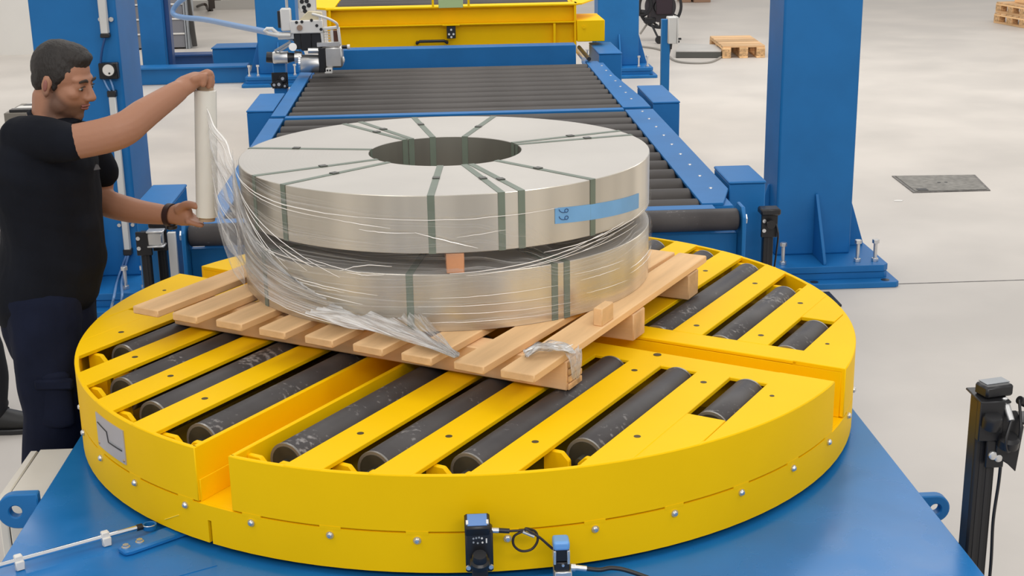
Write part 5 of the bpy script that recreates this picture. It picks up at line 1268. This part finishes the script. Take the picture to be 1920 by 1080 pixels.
# --- second person mostly out of frame, only the leg and shoe in view
P2 = atz(30, 808, FZ)
p2 = thing('person', 'person in black trousers and shoe, mostly outside the left edge', 'person', (P2.x - .2, P2.y, FZ))
ax_ = at(9, 650, P2.y).x - .084; sk = MB(); F2 = frame(0, 0); H2 = V((ax_ - .12, P2.y + .10, FZ + 1.62))
head_shapes(sk, H2, F2)
limb(sk, [H2 + V((-.03, 0, -.24)), H2 + V((-.02, 0, -.06))], [.062, .056], (1, 0, 0))
sh2, hip2 = H2.z - .26, FZ + .93
ring_loft(sk, [(V((H2.x - .02, H2.y, z)), V((a_, 0, 0)), V((0, b_, 0))) for z, a_, b_ in ((sh2 + .02, .08, .16), (sh2 - .1, .11, .18), (sh2 - .3, .11, .16), (hip2, .11, .16))], 24)
tb2, lb2 = MB(), MB()
for sgn in (-1, 1):
    y = H2.y + sgn * .215
    limb(sk, [V((H2.x - .02, H2.y + sgn * .19, sh2 - .02)), V((H2.x - .04, y + sgn * .03, sh2 - .30)), V((H2.x + .03, y + sgn * .02, sh2 - .55))], [.05, .042, .028])
    hp = V((H2.x + .03, y + sgn * .018, sh2 - .60)); limb(sk, [hp + V((0, 0, .05)), hp, hp + V((.006, 0, -.045))], [(.026, .022), (.038, .017), (.036, .015)], (1, 0, 0))
    for i in range(4): q = hp + V((.030 - .020 * i, 0, -.045)); finger(sk, [q, q + V((.004, -sgn * .006, -.035)), q + V((0, -sgn * .014, -.06)), q + V((-.004, -sgn * .022, -.078 + .006 * abs(i - 1.4)))], .0095, .0075)
    finger(sk, [hp + V((.03, 0, -.005)), hp + V((.05, -sgn * .012, -.03)), hp + V((.052, -sgn * .02, -.06))], .012, .009)
    limb(tb2, [V((H2.x - .02, H2.y + sgn * .16, sh2 - .0)), V((H2.x - .03, y + sgn * .02, sh2 - .2))], [.07, .058])
    fx = ax_ - (.0 if sgn < 0 else .20); fy = P2.y if sgn < 0 else P2.y + .22
    limb(sk, [V((H2.x, H2.y + sgn * .09, hip2 - .05)), V(((H2.x + fx) / 2 + .02, (H2.y + sgn * .09 + fy) / 2, FZ + .5)), V((fx, fy, FZ + .1))], [.08, .055, .036], (1, 0, 0))
    limb(sk, [V((fx, fy, FZ + .09)), V((fx + .14, fy, FZ + .03))], [.032, .022])
    limb(lb2, [V((H2.x, H2.y + sgn * .09, hip2 - .02)), V(((H2.x + fx) / 2 + .02, (H2.y + sgn * .09 + fy) / 2, FZ + .5)), V((fx + .005, fy, FZ + .27)), V((fx, fy, FZ + .085))], [(.10, .095), (.085, .08), (.078, .072), (.066, .066)], (1, 0, 0))
    sb = MB(); limb(sb, [V((fx - .06, fy, FZ + .04)), V((fx, fy, FZ + .055)), V((fx + .09, fy, FZ + .046)), V((fx + .175, fy, FZ + .036))], [(.038, .036), (.056, .042), (.042, .045), (.028, .036)], (0, 0, 1)); fuse('shoe', sb, SHOE, p2, .006, 3)
    part('sole', MB().prism([(fx + a_, fy + b_) for a_, b_ in ((-.095, -.03), (-.06, -.042), (.08, -.048), (.16, -.042), (.20, 0), (.16, .042), (.08, .048), (-.06, .042), (-.095, .03))], FZ, FZ + .022), BLK, p2, .004)
b2 = fuse('body', sk, SKINF, p2, .0055, 4); stubble(b2, H2, F2); head_parts(p2, H2, F2)
ring_loft(tb2, [(V((H2.x - .02, H2.y, z)), V((a_, 0, 0)), V((0, b_, 0))) for z, a_, b_ in ((sh2 + .03, .09, .15), (sh2 - .1, .125, .195), (sh2 - .3, .13, .18), (hip2 - .06, .125, .18))], 28)
fuse('tshirt', tb2, SHIRT, p2, .009, 5, folds)
ring_loft(lb2, [(V((H2.x - .01, H2.y, hip2 + .05)), V((.115, 0, 0)), V((0, .17, 0))), (V((H2.x, H2.y, hip2 - .1)), V((.12, 0, 0)), V((0, .175, 0)))], 28)
fuse('trousers', lb2, BLKT, p2, .01, 5, tfold)
# ------------------------------------------------------------------ lift everything so that the floor is z = 0
for o in list(bpy.data.objects):
    if o.parent is None: o.location.z += LIFT
